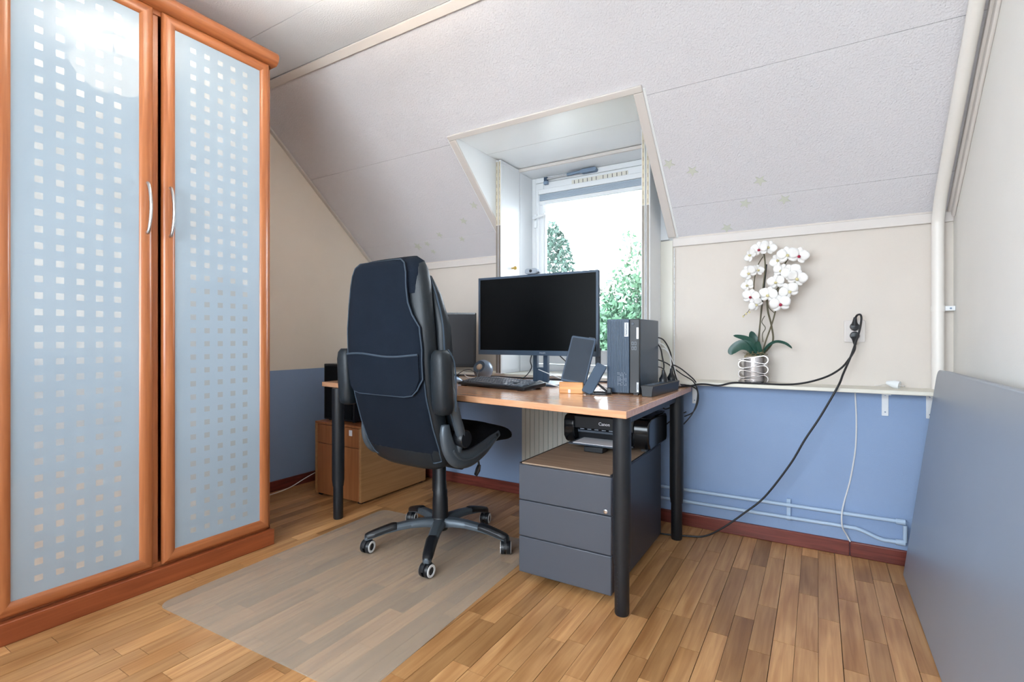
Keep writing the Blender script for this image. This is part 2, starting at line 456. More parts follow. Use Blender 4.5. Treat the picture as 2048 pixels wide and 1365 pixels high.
# ---- walls
wl = MB()
G2 = (-1.27, 0.23, 0.75, 2.25)     # gable window added out of view for daylight, left of the photographer
wl.box(XL - 0.1, XL, YF - 0.1, G2[0], -0.1, 2.7); wl.box(XL - 0.1, XL, G2[1], 3.2, -0.1, 2.7)
wl.box(XL - 0.1, XL, G2[0], G2[1], -0.1, G2[2]); wl.box(XL - 0.1, XL, G2[0], G2[1], G2[3], 2.7)
struct(wl.build('wall_left', M['two'], smooth=False))
w3 = MB()
for a, bb in ((G2[0], G2[0] + 0.06), (-0.55, -0.49), (G2[1] - 0.06, G2[1])): w3.box(XL - 0.08, XL - 0.02, a, bb, G2[2], G2[3])
for a, bb in ((G2[2], G2[2] + 0.06), (G2[3] - 0.06, G2[3])): w3.box(XL - 0.08, XL - 0.02, G2[0], G2[1], a, bb)
w3o = struct(w3.build('window_added_gable', M['white'], bev=0.004))
MB().box(XL - 0.053, XL - 0.047, G2[0] + 0.05, G2[1] - 0.05, G2[2] + 0.05, G2[3] - 0.05).build('pane', M['glass'], w3o, smooth=False)
struct(MB().box(XR, XR + 0.1, YF - 0.1, 3.2, -0.1, 2.7).build('wall_right', M['cream_right'], smooth=False))
wb = struct(MB().box(XL, XR, YLOW, YLOW + 0.12, -0.1, 0.757).build('wall_back_lower', M['blue'], smooth=False))
struct(MB().box(XL, -1.80, YUP, YUP + 0.06, 0.757, 1.62).build('wall_back_upper_left', M['cream'], smooth=False))
struct(MB().box(-0.69, XR, YUP, YUP + 0.06, 0.757, 1.62).build('wall_back_upper_right', M['cream'], smooth=False))
# wall behind the photographer, with a wide unseen window added to let in daylight
fw = MB()
W2 = (-2.35, 0.35, 0.75, 2.25)
fw.box(XL, XR, YF - 0.1, YF, -0.1, W2[2]); fw.box(XL, XR, YF - 0.1, YF, W2[3], 2.7)
fw.box(XL, W2[0], YF - 0.1, YF, W2[2], W2[3]); fw.box(W2[1], XR, YF - 0.1, YF, W2[2], W2[3])
struct(fw.build('wall_front', M['cream_right'], smooth=False))
w2 = MB()
for a, bb in ((W2[0], W2[0] + 0.06), (-1.03, -0.97), (W2[1] - 0.06, W2[1])): w2.box(a, bb, YF - 0.08, YF - 0.02, W2[2], W2[3])
for a, bb in ((W2[2], W2[2] + 0.06), (W2[3] - 0.06, W2[3])): w2.box(W2[0], W2[1], YF - 0.08, YF - 0.02, a, bb)
wo = struct(w2.build('window_added_rear', M['white'], bev=0.004))
MB().box(W2[0] + 0.05, W2[1] - 0.05, YF - 0.053, YF - 0.047, W2[2] + 0.05, W2[3] - 0.05).build('pane', M['glass'], wo, smooth=False)

# ---- flat ceiling, boards running along X
ceil = struct(MB().box(XL - 0.1, XR + 0.1, YF - 0.1, YJ + 0.02, ZC + 0.012, ZC + 0.1).build('ceiling', M['ceil_board'], smooth=False))
ys = [YJ, 1.487]
while ys[-1] > YF: ys.append(ys[-1] - 0.60)
for a, bb in zip(ys[1:], ys[:-1]):
    MB().box(XL, XR, max(a, YF) + 0.0008, bb - 0.0008, ZC, ZC + 0.012).build('ceiling_panel', M['ceil_board'], ceil, bev=0.0015, seg=1)
# ---- slope, boards with V joints, notched for the dormer
def slope_part(poly, name, parent, h0=0.0, h1=0.012, mat='stucco', bev=0.0014):
    return MB().prism([(x, sy(y)) for x, y in poly], h0, h1, SM).build(name, M[mat], parent, bev=bev, seg=1)
YE = 2.96
roof = struct(MB().prism([(x, sy(y)) for x, y in ((XL - 0.1, 1.75), (XR + 0.1, 1.75), (XR + 0.1, YE), (DX1, YE), (DX1, DYT), (DX0, DYT), (DX0, YE), (XL - 0.1, YE))], 0.012, 0.09, SM).build('ceiling_slope', M['stucco'], smooth=False))
J1, J2, g = 2.259, 2.723, 0.0003
slope_part(((XL, YJ + g), (XR, YJ + g), (XR, J1 - g), (DX1, J1 - g), (DX1, DYT), (DX0, DYT), (DX0, J1 - g), (XL, J1 - g)), 'slope_panel', roof)
for x0, x1 in ((XL, DX0), (DX1, XR)):
    slope_part(((x0, J1 + g), (x1, J1 + g), (x1, J2 - g), (x0, J2 - g)), 'slope_panel', roof)
    slope_part(((x0, J2 + g), (x1, J2 + g), (x1, 2.90), (x0, 2.90)), 'slope_panel', roof)

# ---- trims along the slope
def slope_strip(name, x0, x1, y0, y1, th, parent=None):
    o = MB().prism([(x0, sy(y0)), (x1, sy(y0)), (x1, sy(y1)), (x0, sy(y1))], -th, 0.0, SM).build(name, M['trim'], parent, bev=0.003)
    return o
struct(slope_strip('trim_1', XL, XR, YJ + 0.001, YJ + 0.033, 0.012))            # ceiling / slope joint
struct(slope_strip('trim_2', XL, XL + 0.028, YJ + 0.034, 2.868, 0.014))           # left gable
t3 = MB()
for x0, x1, th in ((XR - 0.012, XR, 0.055), (XR - 0.022, XR, 0.022)):
    t3.prism([(x0, sy(YJ + 0.034)), (x1, sy(YJ + 0.034)), (x1, sy(2.868)), (x0, sy(2.868))], -th, 0.0, SM)
struct(t3.build('trim_3', M['trim'], bev=0.004))                                 # right gable moulding
struct(MB().box(XL, -1.745, YUP - 0.014, YUP, 1.507, 1.552).build('trim_4', M['trim'], bev=0.003))
struct(MB().box(-0.69, XR, YUP - 0.014, YUP, 1.507, 1.552).build('trim_11', M['trim'], bev=0.003))                                 # knee wall top
d_t = struct(slope_strip('trim_5', DX0 - 0.029, DX1 + 0.029, DYT - 0.014, DYT + 0.008, 0.014))
struct(slope_strip('trim_6', DX0 - 0.029, DX0 + 0.013, DYT + 0.009, 2.862, 0.014))
struct(slope_strip('trim_7', DX1 - 0.014, DX1 + 0.029, DYT + 0.009, 2.862, 0.014))

# ---- dormer: cheeks, ceiling, reveals, head
def cheek(name, x0, x1):
    poly = [(2.20, zs(2.20)), (3.06, 2.135), (3.06, 1.40), (2.885, zs(2.885) + 0.0)]
    poly = [(DYT + 0.005, zs(DYT + 0.005)), (3.10, 2.14), (3.10, 0.76), (2.88, 0.76), (2.88, zs(2.88))]
    poly = [(DYT, 2.14), (3.10, 2.14), (3.10, 0.76), (2.88, 0.76), (2.88, zs(2.88)), (DYT, zs(DYT))]
    Mx = Matrix(((0, 0, 1, 0), (1, 0, 0, 0), (0, 1, 0, 0), (0, 0, 0, 1)))
    return struct(MB().prism(poly, x0, x1, Mx).build(name, M['dormer_white'], smooth=False))
cheek('wall_dormer_left', DX0 - 0.04, DX0 + 0.012)
cheek('wall_dormer_right', DX1 - 0.012, DX1 + 0.04)
dc = struct(MB().box(DX0 - 0.05, DX1 + 0.05, DYT - 0.01, 3.15, 2.133, 2.2).build('ceiling_dormer', M['stucco'], smooth=False))
for a, bb in ((DYT + 0.004, 2.55), (2.552, 2.886)):
    MB().box(DX0 + 0.012, DX1 - 0.012, a, bb, 2.121, 2.133).build('dormer_panel', M['dormer_white'], dc, bev=0.002, seg=1)
hd = MB().box(-1.70, -0.79, 2.886, 3.05, 2.098, 2.133)
struct(hd.build('trim_8', M['white'], bev=0.002))
struct(MB().box(-1.70, -0.79, 2.872, 2.886, 2.098, 2.118).build('trim_9', M['trim'], bev=0.002))
struct(MB().box(-1.728, -1.69, 2.888, 3.12, 0.777, 2.133).build('wall_reveal_left', M['white'], bev=0.002))
struct(MB().box(-0.80, -0.712, 2.888, 3.12, 0.777, 2.133).build('wall_reveal_right', M['white'], bev=0.002))
struct(MB().box(-0.80, -0.690, 2.862, 2.886, 0.777, zs(2.862) - 0.02).build('wall_filler_right', M['offwhite'], bev=0.002))
struct(MB().box(-0.80, -0.7125, 2.864, 2.886, 1.55, 2.12).build('wall_filler_upper', M['white'], bev=0.002))
struct(MB().box(-1.80, -1.73, 2.87, 2.93, 0.757, 1.62).build('wall_filler_left', M['cream'], smooth=False))
# under-window outer wall and gaps round the window
ow = MB()
ow.box(DX0 - 0.1, DX1 + 0.1, 3.12, 3.2, -0.1, 0.80); ow.box(-1.85, -1.69, 3.121, 3.2, 0.8, 2.2); ow.box(-0.80, -0.6, 3.121, 3.2, 0.8, 2.2)
ow.box(-1.85, -0.6, 3.121, 3.2, 2.098, 2.25)
struct(ow.build('wall_outer', M['white'], smooth=False))

# ---- window ledge / shelf running the whole wall
sh = MB()
sh.box(XL, XR - 0.005, 2.68, YUP, 0.758, 0.776); sh.box(-1.72, -0.715, YUP - 0.002, 3.06, 0.758, 0.776)
struct(sh.build('trim_10', M['offwhite'], bev=0.003))
for i, bx_ in enumerate((-0.557, 0.257, 0.412)):
    br = thing('shelf_bracket', ('white metal bracket under the ledge beside the desk end', 'white metal bracket under the ledge below the white plug', 'white metal bracket under the ledge against the grey panel')[i], 'bracket', (bx_, YLOW, 0.758), 0, 'brackets under the ledge')
    MB().box(-0.0125, 0.0125, -0.005, 0, -0.105, 0).build('upright', M['white'], br, bev=0.0015)
    MB().box(-0.0125, 0.0125, -0.095, -0.005, -0.004, 0).build('arm', M['white'], br, bev=0.001)
    for z in (-0.012, -0.088):
        MB().cyl((0, -0.0065, z), (0, -0.005, z), 0.0032, 10).build('screw', M['grey_metal'], br)

# ---- baseboards
bb = struct(MB().box(XL + 0.016, 0.125, YLOW - 0.015, YLOW, 0, 0.068).build('baseboard_back', M['mahogany'], bev=0.004))
struct(MB().box(0.127, XR, YLOW - 0.015, YLOW, 0, 0.068).build('baseboard_back_end', M['mahogany'], bev=0.004))
struct(MB().box(XL, XL + 0.015, YF, YLOW, 0, 0.068).build('baseboard_left', M['mahogany_y'], bev=0.004))

# ---- window
win = MB()
FX0, FX1, FZ0, FZ1, FY = -1.69, -0.80, 0.777, 2.098, 3.05
win.box(FX0, FX0 + 0.03, FY, FY + 0.07, FZ0, FZ1); win.box(FX1 - 0.03, FX1, FY, FY + 0.07, FZ0, FZ1)
win.box(FX0 + 0.03, FX1 - 0.03, FY, FY + 0.07, FZ1 - 0.035, FZ1); win.box(FX0 + 0.03, FX1 - 0.03, FY, FY + 0.07, FZ0, FZ0 + 0.045)
win = struct(win.build('window_1', M['white'], bev=0.003))
SX0, SX1, SZ0, SZ1 = FX0 + 0.033, FX1 - 0.033, FZ0 + 0.049, FZ1 - 0.039
sash = MB()
sash.box(SX0, SX0 + 0.062, FY - 0.008, FY + 0.045, SZ0, SZ1); sash.box(SX1 - 0.062, SX1, FY - 0.008, FY + 0.045, SZ0, SZ1)
sash.box(SX0 + 0.062, SX1 - 0.062, FY - 0.008, FY + 0.045, SZ1 - 0.11, SZ1); sash.box(SX0 + 0.062, SX1 - 0.062, FY - 0.008, FY + 0.045, SZ0, SZ0 + 0.085)
sash = sash.build('sash', M['white'], win, bev=0.005)
bead = MB()
GX0, GX1, GZ0, GZ1 = SX0 + 0.062, SX1 - 0.062, SZ0 + 0.085, SZ1 - 0.11
bead.box(GX0, GX0 + 0.008, FY + 0.004, FY + 0.02, GZ0, GZ1); bead.box(GX1 - 0.008, GX1, FY + 0.004, FY + 0.02, GZ0, GZ1)
bead.box(GX0, GX1, FY + 0.004, FY + 0.02, GZ0, GZ0 + 0.008)
bead.build('glazing_bead', M['white'], sash, bev=0.002)
MB().box(GX0, GX1, FY + 0.022, FY + 0.028, GZ0, GZ1).build('pane', M['glass'], win, smooth=False)
# ventilation grille on the sash top rail
gr = MB().box(-1.385, -1.005, FY - 0.012, FY - 0.0085, 2.008, 2.040).build('vent_grille', M['offwhite'], win, bev=0.001)
sl = MB()
for k in range(12):
    x = -1.362 + k * 0.0305 - (0.004 if k < 6 else -0.012)
    sl.box(x - 0.0016, x + 0.0016, FY - 0.0135, FY - 0.0118, 2.011, 2.037)
sl.build('vent_slots', M['ped_side'], gr, smooth=False)['kind'] = 'stuff'
# stay arm (closer)
ca = MB().box(-1.585, -1.555, FY - 0.032, FY - 0.008, 2.038, 2.062)
ca = ca.build('stay_foot', M['grey_metal'], win, bev=0.003)
MB().cyl((-1.565, FY - 0.028, 2.072), (-1.36, FY - 0.028, 2.078), 0.006, 10).build('stay_rod', M['satin'], ca)
MB().cyl((-1.41, FY - 0.028, 2.0765), (-1.31, FY - 0.028, 2.080), 0.0105, 12).build('stay_cylinder', M['grey_metal'], ca)
MB().prism([(x - 1.26, z + 2.080) for x, z in rrect(0.11, 0.026, 0.012)], FY - 0.038, FY - 0.0005, Matrix(((1,0,0,0),(0,0,1,0),(0,1,0,0),(0,0,0,1)))).build('stay_bracket', M['grey_metal'], ca, bev=0.002)
MB().box(-1.582, -1.556, FY - 0.034, FY - 0.012, 2.062, 2.086).build('stay_joint', M['navy_plastic'], ca, bev=0.003)
# handle
hn = MB().box(-1.667, -1.643, FY - 0.02, FY - 0.008, 1.755, 1.85).build('handle_plate', M['white'], win, bev=0.003)
MB().tube([(-1.655, FY - 0.02, 1.81), (-1.655, FY - 0.045, 1.815), (-1.61, FY - 0.05, 1.822), (-1.565, FY - 0.05, 1.835)], [0.008, 0.009, 0.008, 0.006], 10).build('handle_lever', M['white'], hn)

# raised blind
bl = thing('roller_blind', 'white pleated blind drawn up at the top of the window', 'blind', (0, FY - 0.011, 0))
MB().box(-1.625, -0.865, -0.03, -0.002, 1.972, 2.006).build('head_rail', M['white'], bl, bev=0.004)
pl = MB()
zz = 1.97
for k in range(6):
    pl.box(-1.612, -0.88, -0.026, -0.004, zz - 0.006, zz - 0.0005); zz -= 0.007
pl.build('pleat_stack', M['blind'], bl, smooth=False)
MB().box(-1.615, -0.877, -0.028, -0.003, 1.902, 1.927).build('bottom_rail', M['white'], bl, bev=0.004)
MB().cyl((-1.618, -0.034, 1.99), (-1.622, -0.036, 1.14), 0.003, 8).build('wand', M['white'], bl)

# folding shutters at each side of the window
def shutter(x0, x1, face, label, knob):
    t = thing('window_shutter', label, 'shutter', (0, 0, 0.7765), 0, 'folded window shutters')
    xm = (x0 + x1) / 2; H = 2.115 - 0.7765
    for a, bb_ in ((x0, xm - 0.0015), (xm + 0.0015, x1)):
        lf = MB().box(a, bb_, 2.65, 2.884, 0, H).build('leaf', M['white'], t, bev=0.002)
        c = (a + bb_) / 2
        s1 = MB().box(c - 0.0065, c + 0.0065, 2.6475, 2.65, 0.93, H - 0.01).build('slotted_strip', M['perf'], lf, bev=0.0005)
        s2 = MB().box(c - 0.0065, c + 0.0065, 2.6475, 2.65, 0.005, 0.928).build('slotted_strip', M['perf_dark'], lf, bev=0.0005)
        sl = MB(); z = 0.04
        while z < H - 0.03:
            sl.box(c - 0.0012, c + 0.0012, 2.6468, 2.6476, z, z + 0.022); z += 0.045
        sl.build('slots', M['perf_dark'], lf, smooth=False)['kind'] = 'stuff'
    if knob:
        xf = x1
        # raised border on the visible leaf
        bd = MB(); e = 0.0015
        for y0_, y1_, z0_, z1_ in ((2.66, 2.666, 0.02, H - 0.02), (2.868, 2.874, 0.02, H - 0.02), (2.66, 2.874, 0.014, 0.02), (2.66, 2.874, H - 0.026, H - 0.02)):
            bd.box(xf, xf + e, y0_, y1_, z0_, z1_)
        bd.build('border_moulding', M['white'], t)
        Mk = Matrix.Translation((xf, 2.783, 1.451 - 0.7765)) @ Matrix.Rotation(PI / 2, 4, 'Y')
        MB().lathe([(0.0, 0), (0.006, 0), (0.005, 0.012), (0.009, 0.016), (0.0125, 0.023), (0.011, 0.031), (0.006, 0.035), (0.0, 0.036)], 16, Mk).build('knob', M['brass'], t)
shutter(-1.7275, -1.691, 1, 'white folded shutter left of the window with small brass knob', True)
shutter(-0.803, -0.757, -1, 'white folded shutter right of the window, seen on its slotted edge', False)

bc = MB(); pts = []; rad = []
for i in range(140):
    pts.append((-0.681, 2.858, 1.50 - i * 0.005)); rad.append(0.0034 if i % 2 else 0.0014)
tag(bc.tube(pts, rad, 8).build('bead_chain', M['white']), 'white bead chain hanging in the corner right of the window', 'chain')
# ---- right corner ducts following the wall and the slope
def slope_pt(x, y, off): # point off metres below the slope
    n = Vector((0, -KS, -1)) / SL
    return Vector((x, y, zs(y))) + n * off
dt = thing('conduit_pipe', 'ivory plastic pipe climbing the corner and bending up the slope', 'pipe', (0, 0, 0))
vp = [Vector((0.447, 2.835, z)) for z in (0.777, 1.0, 1.3, 1.46)]
MB().tube(catmull(vp + [Vector((0.447, 2.822, 1.53)), slope_pt(0.447, 2.76, 0.028)] + [slope_pt(0.447, y, 0.026) for y in (2.6, 2.2, 1.83)], 5), 0.0225, 14).build('tube', M['duct'], dt)
MB().tube([(0.447, 2.835, 1.115), (0.447, 2.835, 1.14)], 0.025, 14).build('clip_ring', M['duct'], dt)
cl = MB().box(0.47, XR - 0.001, 2.822, 2.842, 1.117, 1.138).build('clip_arm', M['white'], dt, bev=0.002)
MB().cyl((0.488, 2.8215, 1.1275), (0.488, 2.8195, 1.1275), 0.004, 10).build('clip_screw', M['grey_metal'], cl)

# ---- heating pipes on the blue wall
hp = thing('heating_pipe', 'upper pale blue heating pipe running along the blue wall', 'pipe', (0, 0, 0), 0, 'heating pipes')
MB().tube([(-0.95, 2.757, 0.194), (0.31, 2.757, 0.198)], 0.0085, 10).build('tube', M['pipe_blue'], hp)
MB().tube([(0.292, 2.757, 0.198), (0.325, 2.757, 0.198)], 0.0125, 10).build('coupling', M['pipe_blue'], hp)
hp2 = thing('heating_pipe', 'lower pale blue heating pipe that dips before the grey panel', 'pipe', (0, 0, 0), 0, 'heating pipes')
MB().tube(catmull([(-0.95, 2.757, 0.132), (-0.2, 2.757, 0.136), (0.1, 2.757, 0.138), (0.165, 2.757, 0.133), (0.235, 2.757, 0.108), (0.27, 2.757, 0.106), (0.31, 2.757, 0.107)], 5), 0.0085, 10).build('tube', M['pipe_blue'], hp2)
MB().tube([(0.292, 2.757, 0.107), (0.325, 2.757, 0.107)], 0.0125, 10).build('coupling', M['pipe_blue'], hp2)
MB().cyl((0.325, 2.757, 0.112), (0.325, 2.757, 0.184), 0.0085, 10).build('riser', M['pipe_blue'], hp2)
pc = thing('pipe_clamp', 'small blue clamp holding both heating pipes to the wall', 'clamp', (-0.12, YLOW, 0))
for z in (0.1975, 0.1365): MB().tube([(-0.008, -0.028, z), (0.008, -0.028, z)], 0.0115, 12).build('collar', M['pipe_blue'], pc)
MB().box(-0.009, 0.009, -0.018, 0, 0.12, 0.222).build('backplate', M['pipe_blue'], pc, bev=0.002)

# ---- radiator below the window
rd = thing('radiator', 'white ribbed panel radiator on the wall under the window', 'radiator', (-1.16, 2.74, 0.12))
rp = MB(); W = 0.815
prof = []
n = 26
for k in range(n):
    x = -W / 2 + W * k / n; st = W / n
    prof += [(x, -0.04), (x + st * 0.72, -0.04), (x + st * 0.80, -0.032), (x + st * 0.92, -0.032)]
prof += [(W / 2, -0.04), (W / 2, -0.01), (-W / 2, -0.01)]
rp.prism(prof, 0.02, 0.50).build('panel', M['radiator'], rd, smooth=False)
MB().box(-W / 2, W / 2, -0.045, 0.01, 0.50, 0.512).build('top_grille', M['radiator'], rd, bev=0.002)
MB().box(-W / 2 + 0.1, -W / 2 + 0.14, -0.01, 0.043, 0.1, 0.4).build('hanger', M['radiator'], rd)

# ------------------------------------------------------------------ wardrobe
wd = thing('wardrobe', 'cherry wood wardrobe with two frosted glass doors dotted with squares', 'wardrobe', (-2.26, 0, 0))
WY0, WY1 = 0.495, 1.485
body = MB()
body.box(-0.60, -0.024, WY0, WY0 + 0.018, 0.073, 2.325); body.box(-0.60, -0.024, WY1 - 0.018, WY1, 0.073, 2.325)
body.box(-0.60, -0.585, WY0, WY1, 0.073, 2.325); body.box(-0.60, -0.024, WY0, WY1, 2.307, 2.325); body.box(-0.60, -0.024, WY0, WY1, 0.073, 0.091)
body.box(-0.585, -0.03, 0.982, 1.0, 0.091, 2.307)
body.build('carcass', M['cherry_v'], wd, smooth=False)
MB().box(-0.60, 0.008, WY0 - 0.004, WY1 + 0.004, 0, 0.073).build('plinth', M['cherry_dark'], wd, bev=0.003)
cp = [(-0.60, 2.325), (0.0, 2.325), (0.010, 2.331), (0.019, 2.343), (0.024, 2.358), (0.022, 2.372), (0.012, 2.384), (0.0, 2.389), (-0.60, 2.389)]
MB().prism(cp, WY0 - 0.02, WY1 + 0.02, Matrix(((1,0,0,0),(0,0,1,0),(0,1,0,0),(0,0,0,1)))).build('cornice', M['cherry_h'], wd, bev=0.002)
PROF = [(0, 0.0), (0, 0.012), (0.003, 0.017), (0.012, 0.021), (0.024, 0.0225), (0.036, 0.021), (0.045, 0.016), (0.049, 0.008), (0.049, 0.0)]
def frame_piece(p0, p1, inward, out=Vector((1, 0, 0))):
    p0, p1, inward = Vector(p0), Vector(p1), Vector(inward); al = (p1 - p0).normalized()
    a = [p0 + al * u + inward * u + out * h for u, h in PROF]; c = [p1 - al * u + inward * u + out * h for u, h in PROF]
    return [a, c]
def wardrobe_door(y0, y1, hy, label):
    z0, z1 = 0.083, 2.321
    st = MB()
    st.loft(frame_piece((-0.022, y0, z0), (-0.022, y0, z1), (0, 1, 0))); st.loft(frame_piece((-0.022, y1, z0), (-0.022, y1, z1), (0, -1, 0)))
    d = st.build('door', M['cherry_v'], wd, angle=50); d['label'] = label
    MB().loft(frame_piece((-0.022, y0, z1), (-0.022, y1, z1), (0, 0, -1))).build('rail', M['cherry_h'], d, angle=50)
    MB().loft(frame_piece((-0.022, y0, z0), (-0.022, y1, z0), (0, 0, 1))).build('rail', M['cherry_h'], d, angle=50)
    cy, cz = (y0 + y1) / 2, (z0 + z1) / 2
    gl = MB().box(-0.002, 0.002, -(y1 - y0) / 2 + 0.045, (y1 - y0) / 2 - 0.045, -(z1 - z0) / 2 + 0.045, (z1 - z0) / 2 - 0.045).build('glass_panel', M['frost'], d, smooth=False)
    gl.location = (-0.013, cy, cz)
    s = 1 if hy > cy else -1
    pts = [(0.0, hy, 1.417), (0.010, hy, 1.420), (0.022, hy, 1.445), (0.030, hy, 1.48), (0.033, hy, 1.514), (0.030, hy, 1.548), (0.022, hy, 1.583), (0.010, hy, 1.608), (0.0, hy, 1.611)]
    MB().tube(catmull(pts, 4), 0.0055, 10, flat=1.3).build('handle', M['satin'], d)
    return d
wardrobe_door(0.512, 0.974, 0.950, 'left frosted glass door')
wardrobe_door(1.008, 1.472, 1.032, 'right frosted glass door')

# ------------------------------------------------------------------ ceiling lamp (only its reflection shows)
LX, LY = -1.53, 1.12
lp = thing('ceiling_lamp', 'lit alabaster bowl ceiling lamp mirrored in the left wardrobe door', 'lamp', (LX, LY, ZC))
MB().lathe([(0, 0), (0.055, 0), (0.05, -0.02), (0.02, -0.03), (0, -0.03)], 24).build('ceiling_rose', M['white'], lp)
MB().cyl((0, 0, -0.03), (0, 0, -0.29), 0.006, 10).build('rod', M['satin'], lp)
bowl = [(0.0, -0.285), (0.05, -0.279), (0.10, -0.258), (0.14, -0.225), (0.165, -0.185), (0.175, -0.160), (0.172, -0.158), (0.160, -0.183), (0.136, -0.220), (0.097, -0.252), (0.049, -0.272), (0.0, -0.278)]
MB().lathe(bowl, 36).build('glass_bowl', M['bowl'], lp)
MB().lathe([(0.0, -0.318), (0.008, -0.316), (0.014, -0.305), (0.022, -0.292), (0.024, -0.284), (0.0, -0.284)], 20).build('finial', M['white'], lp)
ld = bpy.data.lights.new('lamp_bulb', 'POINT'); ld.energy = 6.5; ld.color = (1.0, 0.92, 0.82); ld.shadow_soft_size = 0.04
lo = bpy.data.objects.new('lamp_bulb', ld); lo.location = (LX + 0.05, LY, ZC - 0.20); COL.objects.link(lo)

# ------------------------------------------------------------------ glow stars on the slope
STARS = [((-1.835, 2.564), .030, 'pale star sticker nearest the left dormer edge, highest of the left group'),
 ((-1.972, 2.639), .029, 'pale star sticker second from the top of the left group'),
 ((-2.223, 2.700), .027, 'pale star sticker in the middle of the left group, above the board joint'),
 ((-2.062, 2.743), .026, 'pale star sticker below the board joint, closest to the left shutter'),
 ((-2.467, 2.755), .038, 'largest pale star sticker, far left of the left group'),
 ((-2.372, 2.745), .026, 'small pale star sticker just right of the largest star'),
 ((-2.362, 2.800), .026, 'lowest pale star sticker of the left group'),
 ((-0.628, 2.528), .031, 'pale star sticker right beside the right dormer trim'),
 ((-0.526, 2.573), .031, 'pale star sticker second from the right dormer trim'),
 ((-0.234, 2.656), .031, 'pale star sticker highest of the four above the orchid'),
 ((-0.309, 2.745), .030, 'pale star sticker on the lower board, straight above the orchid'),
 ((-0.136, 2.749), .030, 'rightmost pale star sticker on the slope'),
 ((-0.408, 2.849), .031, 'lowest pale star sticker, just above the right knee wall trim')]
for (x, y), r, lab in STARS:
    poly = []; a0 = random.uniform(-0.3, 0.3)
    for k in range(10):
        rr = r if k % 2 == 0 else r * 0.42; a = a0 + PI / 2 + k * PI / 5
        poly.append((rr * math.cos(a), rr * math.sin(a)))
    o = MB().prism(poly, -0.002, 0.0).build('star_sticker', M['star'], bev=0.0004, seg=1, smooth=False)
    o.matrix_world = SM @ Matrix.Translation((x, sy(y), -0.0002)); tag(o, lab, 'sticker', 'star stickers')

# ------------------------------------------------------------------ grey panel standing at the right wall
ta = math.atan2(0.112, 0.868)
pn = MB()
poly = [(0.9, 0.0), (2.652, 0.0), (2.652, 0.84), (2.647, 0.856), (2.636, 0.868), (2.620, 0.873), (0.9, 0.873)]
PM = Matrix.Translation((0.305, 0, 0.006)) @ Matrix.Rotation(ta, 4, 'Y') @ Matrix(((0, 0, 1, 0), (1, 0, 0, 0), (0, 1, 0, 0), (0, 0, 0, 1)))
pn.prism(poly, 0.0, 0.035, PM)
tag(pn.build('leaning_board', M['panel'], bev=0.004), 'large brushed grey board leaning on edge against the right wall', 'board')

# ------------------------------------------------------------------ chair mat
mt = MB().prism([(x - 1.625, y + 1.54) for x, y in rrect(1.03, 1.20, 0.05)], 0.0004, 0.003)
mo = mt.build('chair_mat', M['mat_pvc'], bev=0.0008, seg=1); mo.rotation_euler = (0, 0, math.radians(2.6))
mo.location = (0.07, 0.075, 0)
tag(mo, 'milky clear plastic chair mat on the parquet under the office chair', 'mat')

# ------------------------------------------------------------------ desk
DZ = 0.75
dk = thing('desk', 'beech topped office desk on black telescopic legs', 'desk', (0, 0, 0))
tp = [(-0.556, 1.664), (-0.556, 2.70), (-2.42, 2.70), (-2.42, 1.894)]
MB().prism(tp, DZ - 0.026, DZ).build('tabletop', M['beech'], dk, bev=0.002)
fr = MB()
fr.box(-2.25, -0.63, 1.99, 2.02, 0.684, 0.722); fr.box(-2.25, -0.63, 2.53, 2.56, 0.684, 0.722)
fr.box(-0.625, -0.595, 1.79, 2.55, 0.684, 0.722); fr.box(-2.285, -2.255, 1.92, 2.55, 0.684, 0.722)
fr.build('underframe', M['black_metal'], dk, bev=0.003)
for lx, ly in ((-0.606, 1.765), (-0.600, 2.565), (-2.272, 1.885), (-2.13, 2.555)):
    lg = MB().lathe([(0, DZ - 0.027), (0.033, DZ - 0.027), (0.033, 0.215), (0.0295, 0.188), (0.0295, 0.182), (0, 0.182)], 28, Matrix.Translation((lx, ly, 0))).build('leg', M['black_metal'], dk)
    MB().lathe([(0, 0.182), (0.0265, 0.182), (0.0265, 0.006), (0.024, 0.0), (0, 0.0)], 28, Matrix.Translation((lx, ly, 0))).build('leg_insert', M['black_metal'], lg)
    hl = MB()
    for k in range(9):
        a = -1.9; hl.cyl((lx + 0.0262*math.cos(a), ly + 0.0262*math.sin(a), 0.03 + k*0.016), (lx + 0.027*math.cos(a), ly + 0.027*math.sin(a), 0.03 + k*0.016), 0.002, 6)
    hl.build('height_holes', M['ped_side'], lg)['kind'] = 'stuff'

